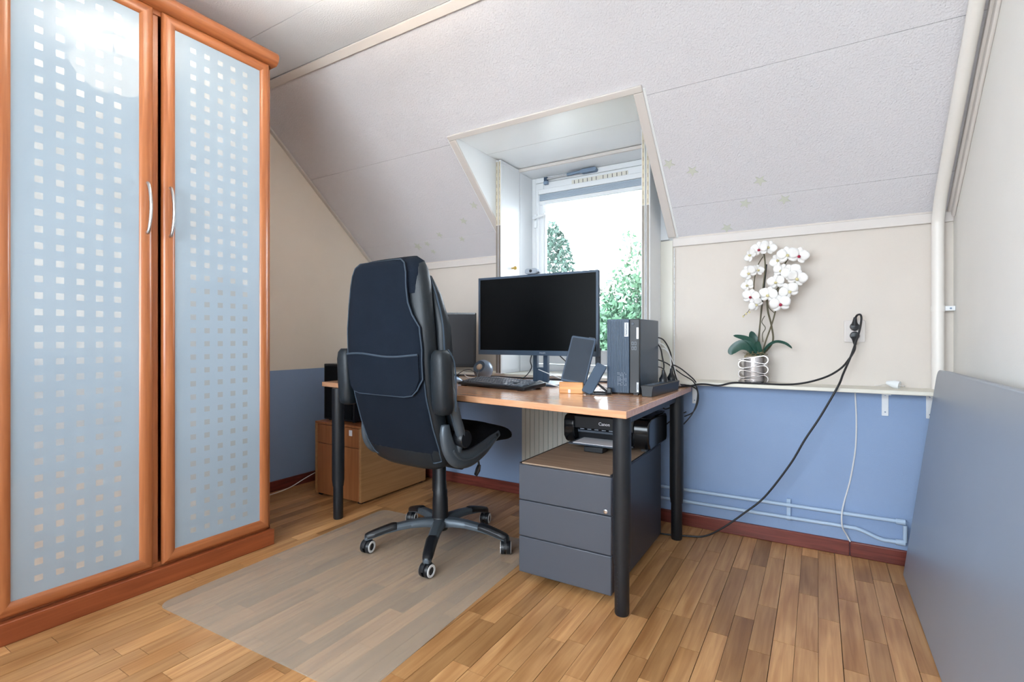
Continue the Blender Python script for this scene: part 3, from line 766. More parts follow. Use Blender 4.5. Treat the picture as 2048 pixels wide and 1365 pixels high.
# ------------------------------------------------------------------ grey drawer pedestal
pd = thing('drawer_pedestal', 'grey steel mobile drawer unit with brown top under the desk', 'drawer unit', (-0.8595, 1.80, 0))
PW = 0.40; PH = 0.484
MB().box(-PW/2, PW/2, 0.02, 0.70, 0.035, 0.478).build('body', M['ped_side'], pd, bev=0.003)
MB().box(-PW/2 + 0.008, PW/2 - 0.008, 0.012, 0.692, 0.478, PH).build('top_board', woodmat('walnut_brown_top', (146, 122, 102), (166, 142, 120), 'X', rough=0.5, stretch=12), pd, bev=0.001)
for xr_ in (-PW/2, PW/2 - 0.007): MB().box(xr_, xr_ + 0.007, 0.005, 0.70, 0.4785, PH + 0.0003).build('side_rim', M['black_metal'], pd, bev=0.001)
for z0_, z1_ in ((0.333, 0.477), (0.1835, 0.330), (0.033, 0.1805)):
    dr = MB().box(-PW/2, PW/2, 0.0, 0.019, z0_, z1_).build('drawer_front', M['ped'], pd, bev=0.003)
    if z0_ > 0.3:
        MB().lathe([(0, 0), (0.008, 0), (0.008, 0.003), (0.006, 0.004), (0, 0.004)], 16, Matrix.Translation((PW/2 - 0.022, 0.0, 0.347)) @ Matrix.Rotation(PI/2, 4, 'X')).build('lock', M['chrome'], dr)
for cx in (-0.15, 0.15):
    for cy in (0.09, 0.62):
        MB().cyl((cx - 0.012, cy, 0.019), (cx + 0.012, cy, 0.019), 0.019, 14).build('caster', M['black'], pd)

# ------------------------------------------------------------------ printer
pr = thing('printer', 'black inkjet printer on the grey drawer unit', 'printer', (-0.845, 2.215, PH + 0.0005))
hw = 0.208
prf = [(0.035, 0.012), (0.30, 0.012), (0.315, 0.03), (0.315, 0.130), (0.30, 0.148), (0.045, 0.150), (0.012, 0.142), (0.0, 0.120), (0.0, 0.045), (0.02, 0.02)]
Mpy = Matrix(((0, 0, 1, 0), (1, 0, 0, 0), (0, 1, 0, 0), (0, 0, 0, 1)))
MB().prism(prf, -hw, -hw + 0.055, Mpy).build('side_housing', M['black_gloss'], pr, bev=0.008, seg=3)
MB().prism(prf, hw - 0.075, hw, Mpy).build('side_housing', M['black_gloss'], pr, bev=0.008, seg=3)
MB().prism([(0.06, 0.02), (0.31, 0.02), (0.31, 0.147), (0.045, 0.147), (0.012, 0.142), (0.014, 0.085), (0.05, 0.075)], -hw + 0.05, hw - 0.07, Mpy).build('front_body', M['black'], pr, bev=0.003)
MB().box(-hw + 0.01, hw - 0.01, 0.03, 0.31, 0.150, 0.155).build('scanner_lid', M['black_gloss'], pr, bev=0.003)
MB().box(-hw + 0.055, hw - 0.08, 0.03, 0.30, 0.010, 0.022).build('base_tray', M['black'], pr, bev=0.003)
slm = MB()
for k in range(7): slm.box(-0.125 + k*0.036, -0.105 + k*0.036, 0.010, 0.0145, 0.082, 0.085)
slm.build('vent_slots', M['print_grey'], pr)['kind'] = 'stuff'
MB().box(-0.135, 0.125, 0.006, 0.018, 0.068, 0.079).build('output_lip', M['charcoal'], pr, bev=0.002)
ot = MB().box(-0.145, 0.10, -0.085, 0.06, 0.026, 0.031).build('paper_tray', M['charcoal'], pr, bev=0.002)
MB().box(-0.125, 0.085, -0.075, 0.06, 0.0312, 0.0335).build('paper', M['paper'], ot)
MB().box(-0.06, 0.03, -0.10, -0.04, 0.002, 0.026).build('tray_stop', M['black'], ot, bev=0.003)
for fx in (-0.17, 0.17):
    for fy in (0.06, 0.28): MB().box(fx - 0.012, fx + 0.012, fy - 0.012, fy + 0.012, 0, 0.0125).build('foot', M['black'], pr)
pg = MB().box(0.05, 0.115, 0.018, 0.024, 0.02, 0.06).build('paper_guide', M['charcoal'], pr, bev=0.002)
RX = Matrix.Rotation(PI / 2, 4, 'X')
place_text('Canon', 0.021, M['paper'], pr, Matrix.Translation((-0.005, 0.0115, 0.112)) @ RX, 'logo_lettering', bold=True)
MB().box(0.085, 0.13, 0.075, 0.079, 0.1551, 0.1556).build('lid_mark', M['print_grey'], pr)

# ------------------------------------------------------------------ wooden drawer cabinet and black box behind the chair
wc = thing('wooden_drawer_cabinet', 'brown beech drawer cabinet standing by the left wall', 'cabinet', (-2.54, 2.10, 0))
cb = MB(); cb.box(-0.21, -0.192, 0, 0.58, 0.012, 0.455); cb.box(0.192, 0.21, 0, 0.58, 0.012, 0.455); cb.box(-0.192, 0.192, 0.02, 0.58, 0.012, 0.437)
cb.build('body', M['cabinet_side'], wc, bev=0.002)
MB().box(-0.21, 0.21, 0.0, 0.58, 0.4555, 0.47).build('top_board', M['cabinet_wood'], wc, bev=0.002)
for z0_, z1_ in ((0.336, 0.452), (0.015, 0.332)):
    d = MB().box(-0.19, 0.19, 0.002, 0.019, z0_, z1_).build('drawer_front', M['cabinet_wood'], wc, bev=0.002)
    zc = z1_ - 0.035
    MB().tube(catmull([(-0.02, 0.002, zc), (-0.015, -0.012, zc - 0.004), (0.02, -0.012, zc - 0.004), (0.025, 0.002, zc)], 4), 0.003, 8).build('handle', M['black_metal'], d)
    if z0_ > 0.3: MB().box(0.105, 0.132, 0.0005, 0.002, 0.405, 0.44).build('paper_label', M['paper'], d)
for fx in (-0.18, 0.18):
    for fy in (0.03, 0.55): MB().box(fx - 0.015, fx + 0.015, fy - 0.015, fy + 0.015, 0, 0.0125).build('foot', M['black'], wc)
sb = thing('subwoofer', 'black box loudspeaker on the wooden drawer cabinet', 'speaker', (-2.587, 2.15, 0.4705))
MB().box(-0.14, 0.14, 0, 0.36, 0.008, 0.364).build('housing', M['black'], sb, bev=0.004)
MB().box(-0.125, 0.125, -0.008, 0.0, 0.02, 0.35).build('grille', M['seatcloth'], sb, bev=0.003)
for fx in (-0.11, 0.11):
    for fy in (0.03, 0.33): MB().cyl((fx, fy, 0), (fx, fy, 0.009), 0.012, 12).build('foot', M['black'], sb)

# ------------------------------------------------------------------ monitors
mn = thing('monitor', 'large grey framed monitor with black screen in front of the window', 'monitor', (-1.292, 2.36, DZ))
zb, ztop, hwm = 0.157, 0.590, 0.362
MB().box(-hwm, hwm, 0.0, 0.022, zb, ztop).build('housing', M['navy_plastic'], mn, bev=0.004)
bz = MB(); e = 0.012
bz.box(-hwm, -hwm + e, -0.006, 0.0, zb, ztop); bz.box(hwm - e, hwm, -0.006, 0.0, zb, ztop); bz.box(-hwm + e, hwm - e, -0.006, 0.0, ztop - e, ztop); bz.box(-hwm + e, hwm - e, -0.006, 0.0, zb, zb + 0.026)
bz.build('bezel', M['navy_plastic'], mn, bev=0.001)
MB().box(-hwm + e, hwm - e, -0.0035, 0.0, zb + 0.026, ztop - e).build('screen', M['screen'], mn, smooth=False)
MB().box(-0.16, 0.16, 0.022, 0.05, 0.22, 0.50).build('back_bulge', M['navy_plastic'], mn, bev=0.01)
sd = MB(); sd.box(-0.045, -0.02, 0.062, 0.088, 0.012, 0.40); sd.box(0.018, 0.045, 0.062, 0.088, 0.012, 0.40); sd.box(-0.02, 0.018, 0.062, 0.088, 0.012, 0.09); sd.box(-0.02, 0.018, 0.062, 0.088, 0.2, 0.40)
sd = sd.build('stand_column', M['navy_plastic'], mn, bev=0.003)
MB().box(-0.05, 0.05, 0.045, 0.066, 0.29, 0.39).build('stand_mount', M['black'], sd, bev=0.004)
MB().prism([(x + 0.0, y + 0.06) for x, y in rrect(0.30, 0.235, 0.012)], 0.0, 0.011).build('base_plate', M['navy_plastic'], mn, bev=0.003)
place_text('PHILIPS', 0.011, M['print_grey'], mn, Matrix.Translation((0.05, -0.0062, zb + 0.013)) @ RX, 'brand_lettering', bold=True)
MB().box(0.335, 0.362, 0.022, 0.032, 0.10, 0.20).build('side_clip', M['charcoal'], mn, bev=0.002)
wbm = thing('webcam', 'small grey webcam perched on top of the large monitor', 'webcam', (-1.31, 2.36, DZ + ztop + 0.0005))
MB().prism([(x, z + 0.017) for x, z in rrect(0.075, 0.030, 0.013)], -0.012, 0.022, Matrix(((1,0,0,0),(0,0,1,0),(0,1,0,0),(0,0,0,1)))).build('housing', M['print_grey'], wbm, bev=0.004)
MB().cyl((0, -0.0145, 0.018), (0, -0.012, 0.018), 0.008, 16).build('lens', M['black_gloss'], wbm)
MB().box(-0.02, 0.02, -0.009, 0.03, 0.0, 0.003).build('clip', M['charcoal'], wbm)
MB().box(0.039, 0.05, -0.006, 0.008, 0.004, 0.012).build('cable_boss', M['charcoal'], wbm)

m2 = thing('monitor', 'smaller black monitor half hidden behind the office chair', 'monitor', (-2.10, 2.50, DZ), math.radians(31))
MB().box(-0.265, 0.265, 0.0, 0.03, 0.062, 0.415, Matrix.Rotation(math.radians(-4), 4, 'X')).build('housing', M['black'], m2, bev=0.004)
MB().box(-0.25, 0.25, -0.0015, 0.0, 0.085, 0.40, Matrix.Rotation(math.radians(-4), 4, 'X')).build('screen', pmat('matt_grey_screen', (38, 40, 46), 0.55, var=0.03), m2, smooth=False)
MB().box(-0.26, 0.26, -0.001, 0.002, 0.404, 0.4145, Matrix.Rotation(math.radians(-4), 4, 'X')).build('bezel', M['black_gloss'], m2)
MB().box(-0.04, 0.04, 0.045, 0.07, 0.01, 0.30).build('stand_column', M['black'], m2, bev=0.004)
MB().prism([(x, y + 0.04) for x, y in rrect(0.26, 0.17, 0.05)], 0, 0.012).build('base_plate', M['black'], m2, bev=0.003)

# ------------------------------------------------------------------ keyboard, mouse, ball speaker
kb = thing('keyboard', 'black full size keyboard on the desk before the monitor', 'keyboard', (-1.385, 2.165, DZ), math.radians(-11.5))
kp = [(-0.085, 0.004), (-0.083, 0.016), (0.075, 0.034), (0.082, 0.030), (0.082, 0.010)]
MB().prism(kp, -0.235, 0.235, Mpy).build('case', M['black'], kb, bev=0.004)
keys = MB(); tilt = math.atan2(0.012, 0.158)
for r_ in range(6):
    y = 0.058 - r_ * 0.0225 + (0.006 if r_ == 0 else 0); zt = 0.0155 + (y + 0.083) * 0.114
    x = -0.222
    while x < 0.20:
        if r_ == 5 and -0.11 < x < 0.0:
            wk = 0.105
        else: wk = 0.0168
        if 0.062 < x + wk / 2 < 0.070 or 0.128 < x + wk / 2 < 0.134: x += 0.006; continue
        if not (r_ == 0 and x > 0.135) and not (r_ in (3,) and 0.07 < x < 0.128) and not (r_ == 4 and (0.07 < x < 0.085 or 0.105 < x < 0.128)):
            a = [Vector((x, y - 0.0085, zt)), Vector((x + wk, y - 0.0085, zt)), Vector((x + wk, y + 0.0085, zt + 0.0013)), Vector((x, y + 0.0085, zt + 0.0013))]
            i_ = 0.002; h_ = 0.0065
            c = [Vector((x + i_, y - 0.0065, zt + h_)), Vector((x + wk - i_, y - 0.0065, zt + h_)), Vector((x + wk - i_, y + 0.007, zt + h_ + 0.0013)), Vector((x + i_, y + 0.007, zt + h_ + 0.0013))]
            keys.loft([a, c])
        x += wk + 0.0022
ko = keys.build('keys', pmat('dark_grey_key', (92, 100, 110), 0.3, var=0.05, coat=0.3), kb, smooth=False); ko['kind'] = 'stuff'
for fx in (-0.2, 0.2): MB().box(fx - 0.015, fx + 0.015, 0.06, 0.07, 0, 0.012).build('foot', M['black'], kb)
for fx in (-0.2, 0.2): MB().box(fx - 0.015, fx + 0.015, -0.075, -0.06, 0, 0.005).build('foot', M['black'], kb)

ms = thing('mouse', 'dark computer mouse on the desk left of the keyboard', 'mouse', (-1.735, 2.225, DZ), math.radians(-15))
rings = []
for t, wv, hv in ((-0.055, 0.010, 0.006), (-0.05, 0.022, 0.018), (-0.03, 0.030, 0.032), (0.0, 0.031, 0.037), (0.03, 0.029, 0.028), (0.05, 0.024, 0.016), (0.056, 0.012, 0.006)):
    ring = []
    for i in range(16):
        a = 2 * PI * i / 16; ring.append((wv * math.cos(a), t, max(0.0, hv * (0.5 + 0.62 * math.sin(a))) + 0.0005))
    rings.append(ring)
MB().loft(rings).build('shell', M['grey_metal'], ms)
MB().cyl((-0.004, 0.03, 0.031), (0.004, 0.03, 0.031), 0.008, 12).build('wheel', M['black'], ms)

sk = thing('ball_speaker', 'round grey ball speaker on the desk by the left shutter', 'speaker', (-1.735, 2.52, DZ))
prof = []
R_ = 0.06
for k in range(0, 15):
    a = -PI / 2 + PI * k / 18.0
    prof.append((R_ * math.cos(a), R_ * math.sin(a)))
rt = prof[-1][0]; zt = prof[-1][1]
ax = Vector((0.02, -0.90, 0.42)).normalized()
Mq = Matrix.Translation((0, 0, 0.058)) @ ax.to_track_quat('Z', 'Y').to_matrix().to_4x4()
prof2 = prof + [(rt * 0.85, zt - 0.004), (0, zt - 0.006)]
MB().lathe(prof2, 32, Mq).build('shell', pmat('satin_grey_shell', (118, 130, 146), 0.3, metal=0.2, var=0.04), sk)
MB().lathe([(rt * 0.93, zt - 0.002), (rt * 0.98, zt + 0.003), (rt * 0.80, zt + 0.004), (rt * 0.55, zt - 0.0015), (rt * 0.55, zt - 0.003)], 32, Mq).build('driver_ring', M['navy_plastic'], sk)
MB().lathe([(0, zt + 0.010), (rt * 0.25, zt + 0.009), (rt * 0.44, zt + 0.004), (rt * 0.50, zt - 0.002), (0, zt - 0.005)], 24, Mq).build('cone', pmat('tan_cone', (196, 176, 152), 0.5, var=0.05), sk)
MB().lathe([(0, 0), (0.022, 0), (0.022, 0.004), (0, 0.004)], 20).build('foot', M['black'], sk)

# ------------------------------------------------------------------ tablet in wooden stand, second slab on folding stand
ws = thing('wooden_tablet_stand', 'small bamboo stand holding the dark tablet', 'stand', (-0.955, 2.105, DZ), math.radians(10))
MB().prism([(-0.032, 0.0), (0.055, 0.0), (0.055, 0.012), (0.012, 0.014), (0.006, 0.030), (-0.008, 0.036), (-0.022, 0.052), (-0.032, 0.050)], -0.055, 0.055, Mpy).build('block', M['bamboo'], ws, bev=0.003)
MB().box(-0.012, -0.002, -0.0335, -0.032, 0.002, 0.018).build('sticker', M['paper'], ws)
tb = thing('tablet', 'dark tablet in a case leaning on the bamboo stand', 'tablet', (-0.955, 2.105, DZ), math.radians(10))
Mt = Matrix.Translation((0.0, -0.010, 0.0375)) @ Matrix.Rotation(math.radians(-20), 4, 'X')
Mt2 = Mt @ Matrix.Rotation(math.radians(9), 4, 'Y')
XZ = Matrix(((1, 0, 0, 0), (0, 0, 1, 0), (0, 1, 0, 0), (0, 0, 0, 1)))
MB().prism([(x, z + 0.122) for x, z in rrect(0.118, 0.225, 0.008)], 0.0, 0.014, Mt2 @ XZ).build('case', M['navy_plastic'], tb, bev=0.003)
MB().prism([(x, z + 0.122) for x, z in rrect(0.104, 0.205, 0.004)], -0.0012, 0.0, Mt2 @ XZ).build('screen', M['screen_soft'], tb)
MB().prism([(0.02, 0.232), (0.052, 0.232), (0.05, 0.2375), (0.025, 0.2375)], 0.001, 0.012, Mt2 @ XZ).build('case_tab', M['charcoal'], tb)
fs = thing('phone_stand', 'dark slab phone stand with ring base before the computer tower', 'stand', (-0.862, 2.072, DZ), math.radians(14))
Ms = Matrix.Translation((-0.01, -0.010, 0.010)) @ Matrix.Rotation(math.radians(-26), 4, 'X') @ Matrix.Rotation(math.radians(24), 4, 'Y')
MB().prism([(x, z + 0.075) for x, z in rrect(0.050, 0.150, 0.007)], 0.0, 0.014, Ms @ XZ).build('slab', M['navy_plastic'], fs, bev=0.003)
ringp = [(0.035 + 0.052 * math.cos(a), 0.03 + 0.045 * math.sin(a), 0.0045) for a in [2 * PI * i / 28 for i in range(28)]]
MB().tube(ringp, 0.0042, 8, closed=True).build('base_ring', M['black_metal'], fs)
MB().cyl((0.078, 0.045, 0.008), (0.02, 0.05, 0.055), 0.005, 8).build('strut', M['black_metal'], fs)
MB().box(0.074, 0.094, 0.03, 0.05, 0.0, 0.03).build('hinge_block', M['black'], fs, bev=0.003)

# ------------------------------------------------------------------ computer tower
tw = thing('computer_tower', 'dark blue-grey computer tower standing on the desk', 'computer', (-0.7375, 2.165, DZ))
TH = 0.334
MB().box(-0.0745, 0.0745, 0.012, 0.30, 0.006, TH).build('case', M['navy_plastic'], tw, bev=0.003)
fa = MB().box(-0.0745, 0.028, -0.004, 0.012, 0.006, TH).build('front_grille', M['navy_plastic'], tw, bev=0.003)
rb = MB()
for k in range(13):
    x = -0.069 + k * 0.0072; rb.box(x, x + 0.0042, -0.0065, -0.004, 0.010, TH - 0.006)
rb.build('grille_ribs', M['navy_plastic'], fa, bev=0.0006, seg=1)['kind'] = 'stuff'
fb = MB().box(0.0295, 0.0745, -0.004, 0.012, 0.006, TH).build('front_strip', M['black'], tw, bev=0.003)
RX2 = RX @ Matrix.Rotation(PI / 2, 4, 'Z')
MB().box(0.008, 0.026, -0.0075, -0.0065, TH - 0.078, TH - 0.016).build('nameplate', M['label'], fa)
place_text('ThinkCentre', 0.0105, M['charcoal'], fa, Matrix.Translation((0.017, -0.0078, TH - 0.047)) @ RX2, 'nameplate_lettering', bold=True)
MB().lathe([(0, 0), (0.007, 0), (0.006, 0.0015), (0, 0.0015)], 16, Matrix.Translation((0.044, -0.004, TH - 0.022)) @ RX).build('power_button', M['charcoal'], fb)
MB().box(0.061, 0.071, -0.0048, -0.004, TH - 0.088, TH - 0.038).build('sticker', M['paper'], fb)
MB().box(0.062, 0.071, -0.0048, -0.004, 0.014, 0.056).build('maker_tag', M['label'], fb)
place_text('Lenovo', 0.0085, M['charcoal'], fb, Matrix.Translation((0.0665, -0.0051, 0.035)) @ RX2, 'maker_lettering', bold=True)
us = MB()
for px_, pz_ in ((0.040, TH - 0.115), (0.052, TH - 0.115), (0.040, TH - 0.136), (0.052, TH - 0.136)):
    us.box(px_, px_ + 0.0085, -0.005, -0.004, pz_, pz_ + 0.014)
us.build('usb_ports', M['print_grey'], fb)['kind'] = 'stuff'
us2 = MB()
for px_, pz_ in ((0.0412, TH - 0.1138), (0.0532, TH - 0.1138), (0.0412, TH - 0.1348), (0.0532, TH - 0.1348)):
    us2.box(px_, px_ + 0.006, -0.0055, -0.004, pz_, pz_ + 0.0115)
us2.build('usb_port_insides', M['black'], fb)['kind'] = 'stuff'
dots = MB()
rnd = random.Random(3)
for a in range(7):
    for c in range(10):
        if rnd.random() < 0.75: dots.box(-0.024 + a * 0.0062, -0.021 + a * 0.0062, -0.0071, -0.0064, 0.040 + c * 0.006, 0.0425 + c * 0.006)
dots.build('printed_dots', M['print_grey'], fa)['kind'] = 'stuff'
for fx in (-0.05, 0.05):
    for fy in (0.03, 0.27): MB().box(fx - 0.01, fx + 0.01, fy - 0.01, fy + 0.01, 0, 0.0065).build('foot', M['black'], tw)

# ------------------------------------------------------------------ power strip with plugs
ps = thing('power_strip', 'black power strip on the desk corner beside the computer tower', 'power strip', (-0.606, 2.30, DZ), math.radians(-4))
rings = []
for y, k_ in ((-0.18, 1), (0.18, 1)):
    rings.append([(-0.022, y, 0), (0.022, y, 0), (0.0245, y, 0.030), (0.029, y, 0.045), (0.026, y, 0.048), (-0.026, y, 0.048), (-0.029, y, 0.045), (-0.0245, y, 0.030)])
MB().loft(rings).build('housing', M['black'], ps, bev=0.002)
for k in range(6):
    y = -0.145 + k * 0.058
    so = MB().lathe([(0.0205, 0.0478), (0.0205, 0.0495), (0.0175, 0.0495), (0.017, 0.0485), (0, 0.0485)], 20, Matrix.Translation((0, y, 0))).build('socket', M['charcoal'], ps)
def strip_plug(y, label, cab):
    p = thing('power_plug', label, 'plug', (-0.606 - math.sin(math.radians(-4)) * y, 2.30 + y * math.cos(math.radians(-4)), DZ + 0.0496), 0, 'plugs in the power strip')
    MB().lathe([(0, 0), (0.019, 0), (0.0195, 0.014), (0.014, 0.022), (0.008, 0.035), (0.006, 0.055), (0, 0.056)], 18).build('plug_body', M['black'], p)
    MB().tube(catmull(cab, 6), 0.0032, 8).build('cord', M['cable_black'], p)
strip_plug(0.03, 'black plug in the power strip nearest the computer tower', [(0, 0, 0.05), (0.0, 0.01, 0.075), (-0.02, 0.06, 0.11), (-0.045, 0.12, 0.15), (-0.075, 0.155, 0.18)])
strip_plug(0.145, 'black plug at the far end of the power strip', [(0, 0, 0.05), (0.005, 0.005, 0.07), (0.018, 0.02, 0.066), (0.04, 0.06, 0.045), (0.07, 0.14, 0.0), (0.078, 0.17, -0.02)])

# ------------------------------------------------------------------ loose cables
def cable(pts, r, mat, label, n=8, name='cable', group=None):
    o = MB().tube(catmull(pts, 8), r, n).build(name, M[mat])
    return tag(o, label, 'cable', group)
cable([(-0.68, 2.474, 1.005), (-0.655, 2.53, 0.99), (-0.63, 2.56, 0.93), (-0.618, 2.575, 0.85), (-0.60, 2.60, 0.775), (-0.575, 2.64, 0.762), (-0.545, 2.664, 0.7535), (-0.52, 2.672, 0.72), (-0.54, 2.65, 0.62), (-0.62, 2.64, 0.52)], 0.0032, 'cable_black', 'black cable arching from the tower back and dropping behind the desk')
cable([(-0.70, 2.474, 0.985), (-0.650, 2.51, 0.965), (-0.622, 2.53, 0.90), (-0.630, 2.55, 0.82), (-0.645, 2.57, 0.762), (-0.70, 2.60, 0.754)], 0.0028, 'cable_white', 'white cable hanging from the upper back of the computer tower')
cable([(-0.69, 2.474, 0.95), (-0.640, 2.50, 0.945), (-0.612, 2.53, 0.89), (-0.600, 2.56, 0.82), (-0.592, 2.60, 0.765), (-0.60, 2.65, 0.7545), (-0.66, 2.66, 0.7535)], 0.0026, 'cable_white', 'white cable curving from the tower down beside the power strip')
cable([(-0.69, 2.474, 0.90), (-0.64, 2.53, 0.875), (-0.585, 2.60, 0.82), (-0.535, 2.655, 0.775), (-0.515, 2.665, 0.70), (-0.535, 2.655, 0.63), (-0.58, 2.645, 0.60)], 0.003, 'cable_black', 'black cable crossing from the tower to the desk corner')
cable([(-0.69, 2.474, 0.86), (-0.655, 2.51, 0.85), (-0.64, 2.53, 0.80), (-0.645, 2.55, 0.7535)], 0.0025, 'cable_black', 'short black cable low behind the computer tower')
cable([(-1.86, 2.49, 0.80), (-1.85, 2.50, 0.765), (-1.82, 2.53, 0.754), (-1.77, 2.60, 0.754), (-1.70, 2.64, 0.7535), (-1.60, 2.60, 0.7535), (-1.52, 2.56, 0.7535)], 0.0035, 'cable_white', 'white cable lying behind the ball speaker')
cable([(-1.735, 2.455, 0.79), (-1.76, 2.40, 0.815), (-1.80, 2.36, 0.79), (-1.82, 2.35, 0.7535), (-1.80, 2.40, 0.7525)], 0.002, 'cable_black', 'thin dark cable looping left of the ball speaker')
cable([(-1.715, 2.455, 0.80), (-1.70, 2.42, 0.805), (-1.675, 2.37, 0.775), (-1.655, 2.33, 0.7535), (-1.62, 2.32, 0.7525)], 0.002, 'cable_black', 'thin dark cable from the ball speaker to the keyboard')
cable([(-1.318, 2.392, 0.935), (-1.312, 2.35, 0.88), (-1.298, 2.335, 0.84), (-1.33, 2.31, 0.79), (-1.40, 2.29, 0.7615), (-1.48, 2.29, 0.7545)], 0.0028, 'cable_black', 'dark cable hanging below the large monitor to the keyboard')
cable([(-1.19, 2.40, 0.93), (-1.14, 2.44, 0.87), (-1.09, 2.46, 0.82), (-1.04, 2.47, 0.78), (-0.98, 2.48, 0.754)], 0.003, 'cable_black', 'black cable from the monitor back towards the tower')
cable([(-1.29, 2.40, 0.83), (-1.20, 2.40, 0.80), (-1.12, 2.40, 0.775), (-1.06, 2.42, 0.7535), (-1.0, 2.44, 0.7535)], 0.0022, 'cable_white', 'white cable draped across the monitor stand')
cable([(-1.27, 2.33, 0.7635), (-1.23, 2.30, 0.778), (-1.19, 2.285, 0.772), (-1.13, 2.27, 0.7625), (-1.06, 2.27, 0.7535)], 0.0022, 'cable_white', 'thin white cable lying on the monitor base')
cable([(-1.62, 2.44, 0.7535), (-1.55, 2.46, 0.7535), (-1.48, 2.45, 0.758), (-1.44, 2.47, 0.7535), (-1.36, 2.53, 0.7535)], 0.0035, 'cable_white', 'white cable end lying between speaker and monitor stand')
cable([(-0.90, 2.30, 0.7525), (-0.87, 2.27, 0.762), (-0.88, 2.24, 0.778), (-0.85, 2.25, 0.765), (-0.84, 2.29, 0.7525)], 0.002, 'cable_white', 'tangle of thin white cable behind the phone stand')
cable([(-0.62, 2.60, 0.66), (-0.66, 2.58, 0.64), (-0.70, 2.60, 0.665), (-0.74, 2.62, 0.65), (-0.80, 2.62, 0.66)], 0.003, 'cable_black', 'black cable bundled under the rear desk corner')
cable([(-0.57, 2.645, 0.625), (-0.615, 2.63, 0.60), (-0.66, 2.62, 0.56), (-0.68, 2.57, 0.53)], 0.003, 'cable_black', 'black cable running from the desk corner down to the printer')
cable([(-2.985, 1.80, 0.004), (-2.965, 1.94, 0.006), (-2.94, 2.05, 0.025), (-2.91, 2.15, 0.07), (-2.88, 2.22, 0.10), (-2.86, 2.34, 0.12), (-2.80, 2.72, 0.13)], 0.003, 'cable_white', 'thin white cable rising behind the wooden drawer cabinet')
cable([(0.146, 2.7815, 0.755), (0.151, 2.7815, 0.62), (0.147, 2.7815, 0.49), (0.128, 2.7815, 0.35), (0.105, 2.7815, 0.245), (0.094, 2.742, 0.198), (0.096, 2.742, 0.14), (0.112, 2.765, 0.10), (0.127, 2.766, 0.07)], 0.0032, 'cable_white', 'white cable running down the blue wall to the skirting')

# ------------------------------------------------------------------ wall socket with two black plugs
ss = thing('wall_socket', 'cream double wall socket above the ledge', 'socket', (0.148, YUP, 1.032))
MB().prism(rrect(0.084, 0.104, 0.008), 0, 0.010, Matrix.Rotation(PI / 2, 4, 'X')).build('frame', M['trim'], ss, bev=0.003)
MB().box(-0.033, 0.033, -0.013, -0.010, -0.043, 0.043).build('cover', M['trim'], ss, bev=0.001)
def wall_plug(z, up, label, pts):
    p = thing('plug_with_cable', label, 'plug', (0.148, YUP - 0.0131, z), 0, 'black plugs in the wall socket')
    MB().lathe([(0, 0), (0.019, 0), (0.0195, 0.012), (0.016, 0.020), (0, 0.022)], 20, Matrix.Rotation(PI / 2, 4, 'X')).build('plug_body', M['black'], p)
    s = 1 if up else -1
    MB().tube([(0, -0.013, 0.006 * s), (0.0, -0.014, 0.022 * s), (0.002, -0.016, 0.044 * s)], [0.015, 0.010, 0.006], 10).build('grip', M['black'], p)
    base = Vector((0.148, YUP - 0.0131, z))
    MB().tube(catmull([Vector(q) - base for q in pts], 8), 0.0045, 8).build('cord', M['cable_black'], p)
wall_plug(1.053, True, 'upper black plug, its cord looping over and falling to the floor',
  [(0.150, 2.841, 1.093), (0.157, 2.832, 1.106), (0.168, 2.825, 1.108), (0.172, 2.815, 1.09), (0.165, 2.80, 1.04), (0.15, 2.78, 0.985), (0.128, 2.75, 0.915), (0.098, 2.70, 0.84), (0.077, 2.66, 0.785), (0.01, 2.66, 0.645), (-0.05, 2.66, 0.535), (-0.11, 2.66, 0.413), (-0.213, 2.655, 0.25), (-0.30, 2.645, 0.16), (-0.40, 2.63, 0.07), (-0.48, 2.625, 0.018), (-0.56, 2.615, 0.0055), (-0.68, 2.58, 0.0055), (-0.85, 2.60, 0.0055)])
wall_plug(1.011, False, 'lower black plug, its cord sagging along the ledge to the desk',
  [(0.150, 2.841, 0.966), (0.145, 2.825, 0.94), (0.125, 2.79, 0.905), (0.09, 2.755, 0.86), (0.03, 2.72, 0.82), (-0.06, 2.695, 0.79), (-0.15, 2.688, 0.7805), (-0.30, 2.69, 0.7805), (-0.36, 2.675, 0.7795), (-0.42, 2.665, 0.764), (-0.48, 2.665, 0.768), (-0.52, 2.67, 0.765), (-0.555, 2.66, 0.756), (-0.59, 2.62, 0.7545), (-0.60, 2.56, 0.756), (-0.605, 2.49, 0.772)])

wp = thing('white_plug', 'loose white plug lying on the ledge near the grey board', 'plug', (0.285, 2.81, 0.776), math.radians(-25))
Mw = Matrix.Translation((0, 0, 0.019)) @ Matrix.Rotation(math.radians(100), 4, 'Y')
MB().lathe([(0, 0.028), (0.0175, 0.028), (0.0185, 0.016), (0.017, 0.004), (0.010, -0.014), (0.007, -0.022), (0, -0.023)], 18, Mw).build('plug_body', M['white'], wp)
for s in (-0.0095, 0.0095): MB().cyl((0.026, s, 0.014), (0.045, s, 0.011), 0.0024, 8).build('pin', M['satin'], wp)
MB().tube(catmull([(-0.020, 0, 0.023), (-0.04, 0.01, 0.012), (-0.08, 0.03, 0.003), (-0.16, 0.02, 0.003)], 6), 0.0016, 6).build('cord', M['duct'], wp)

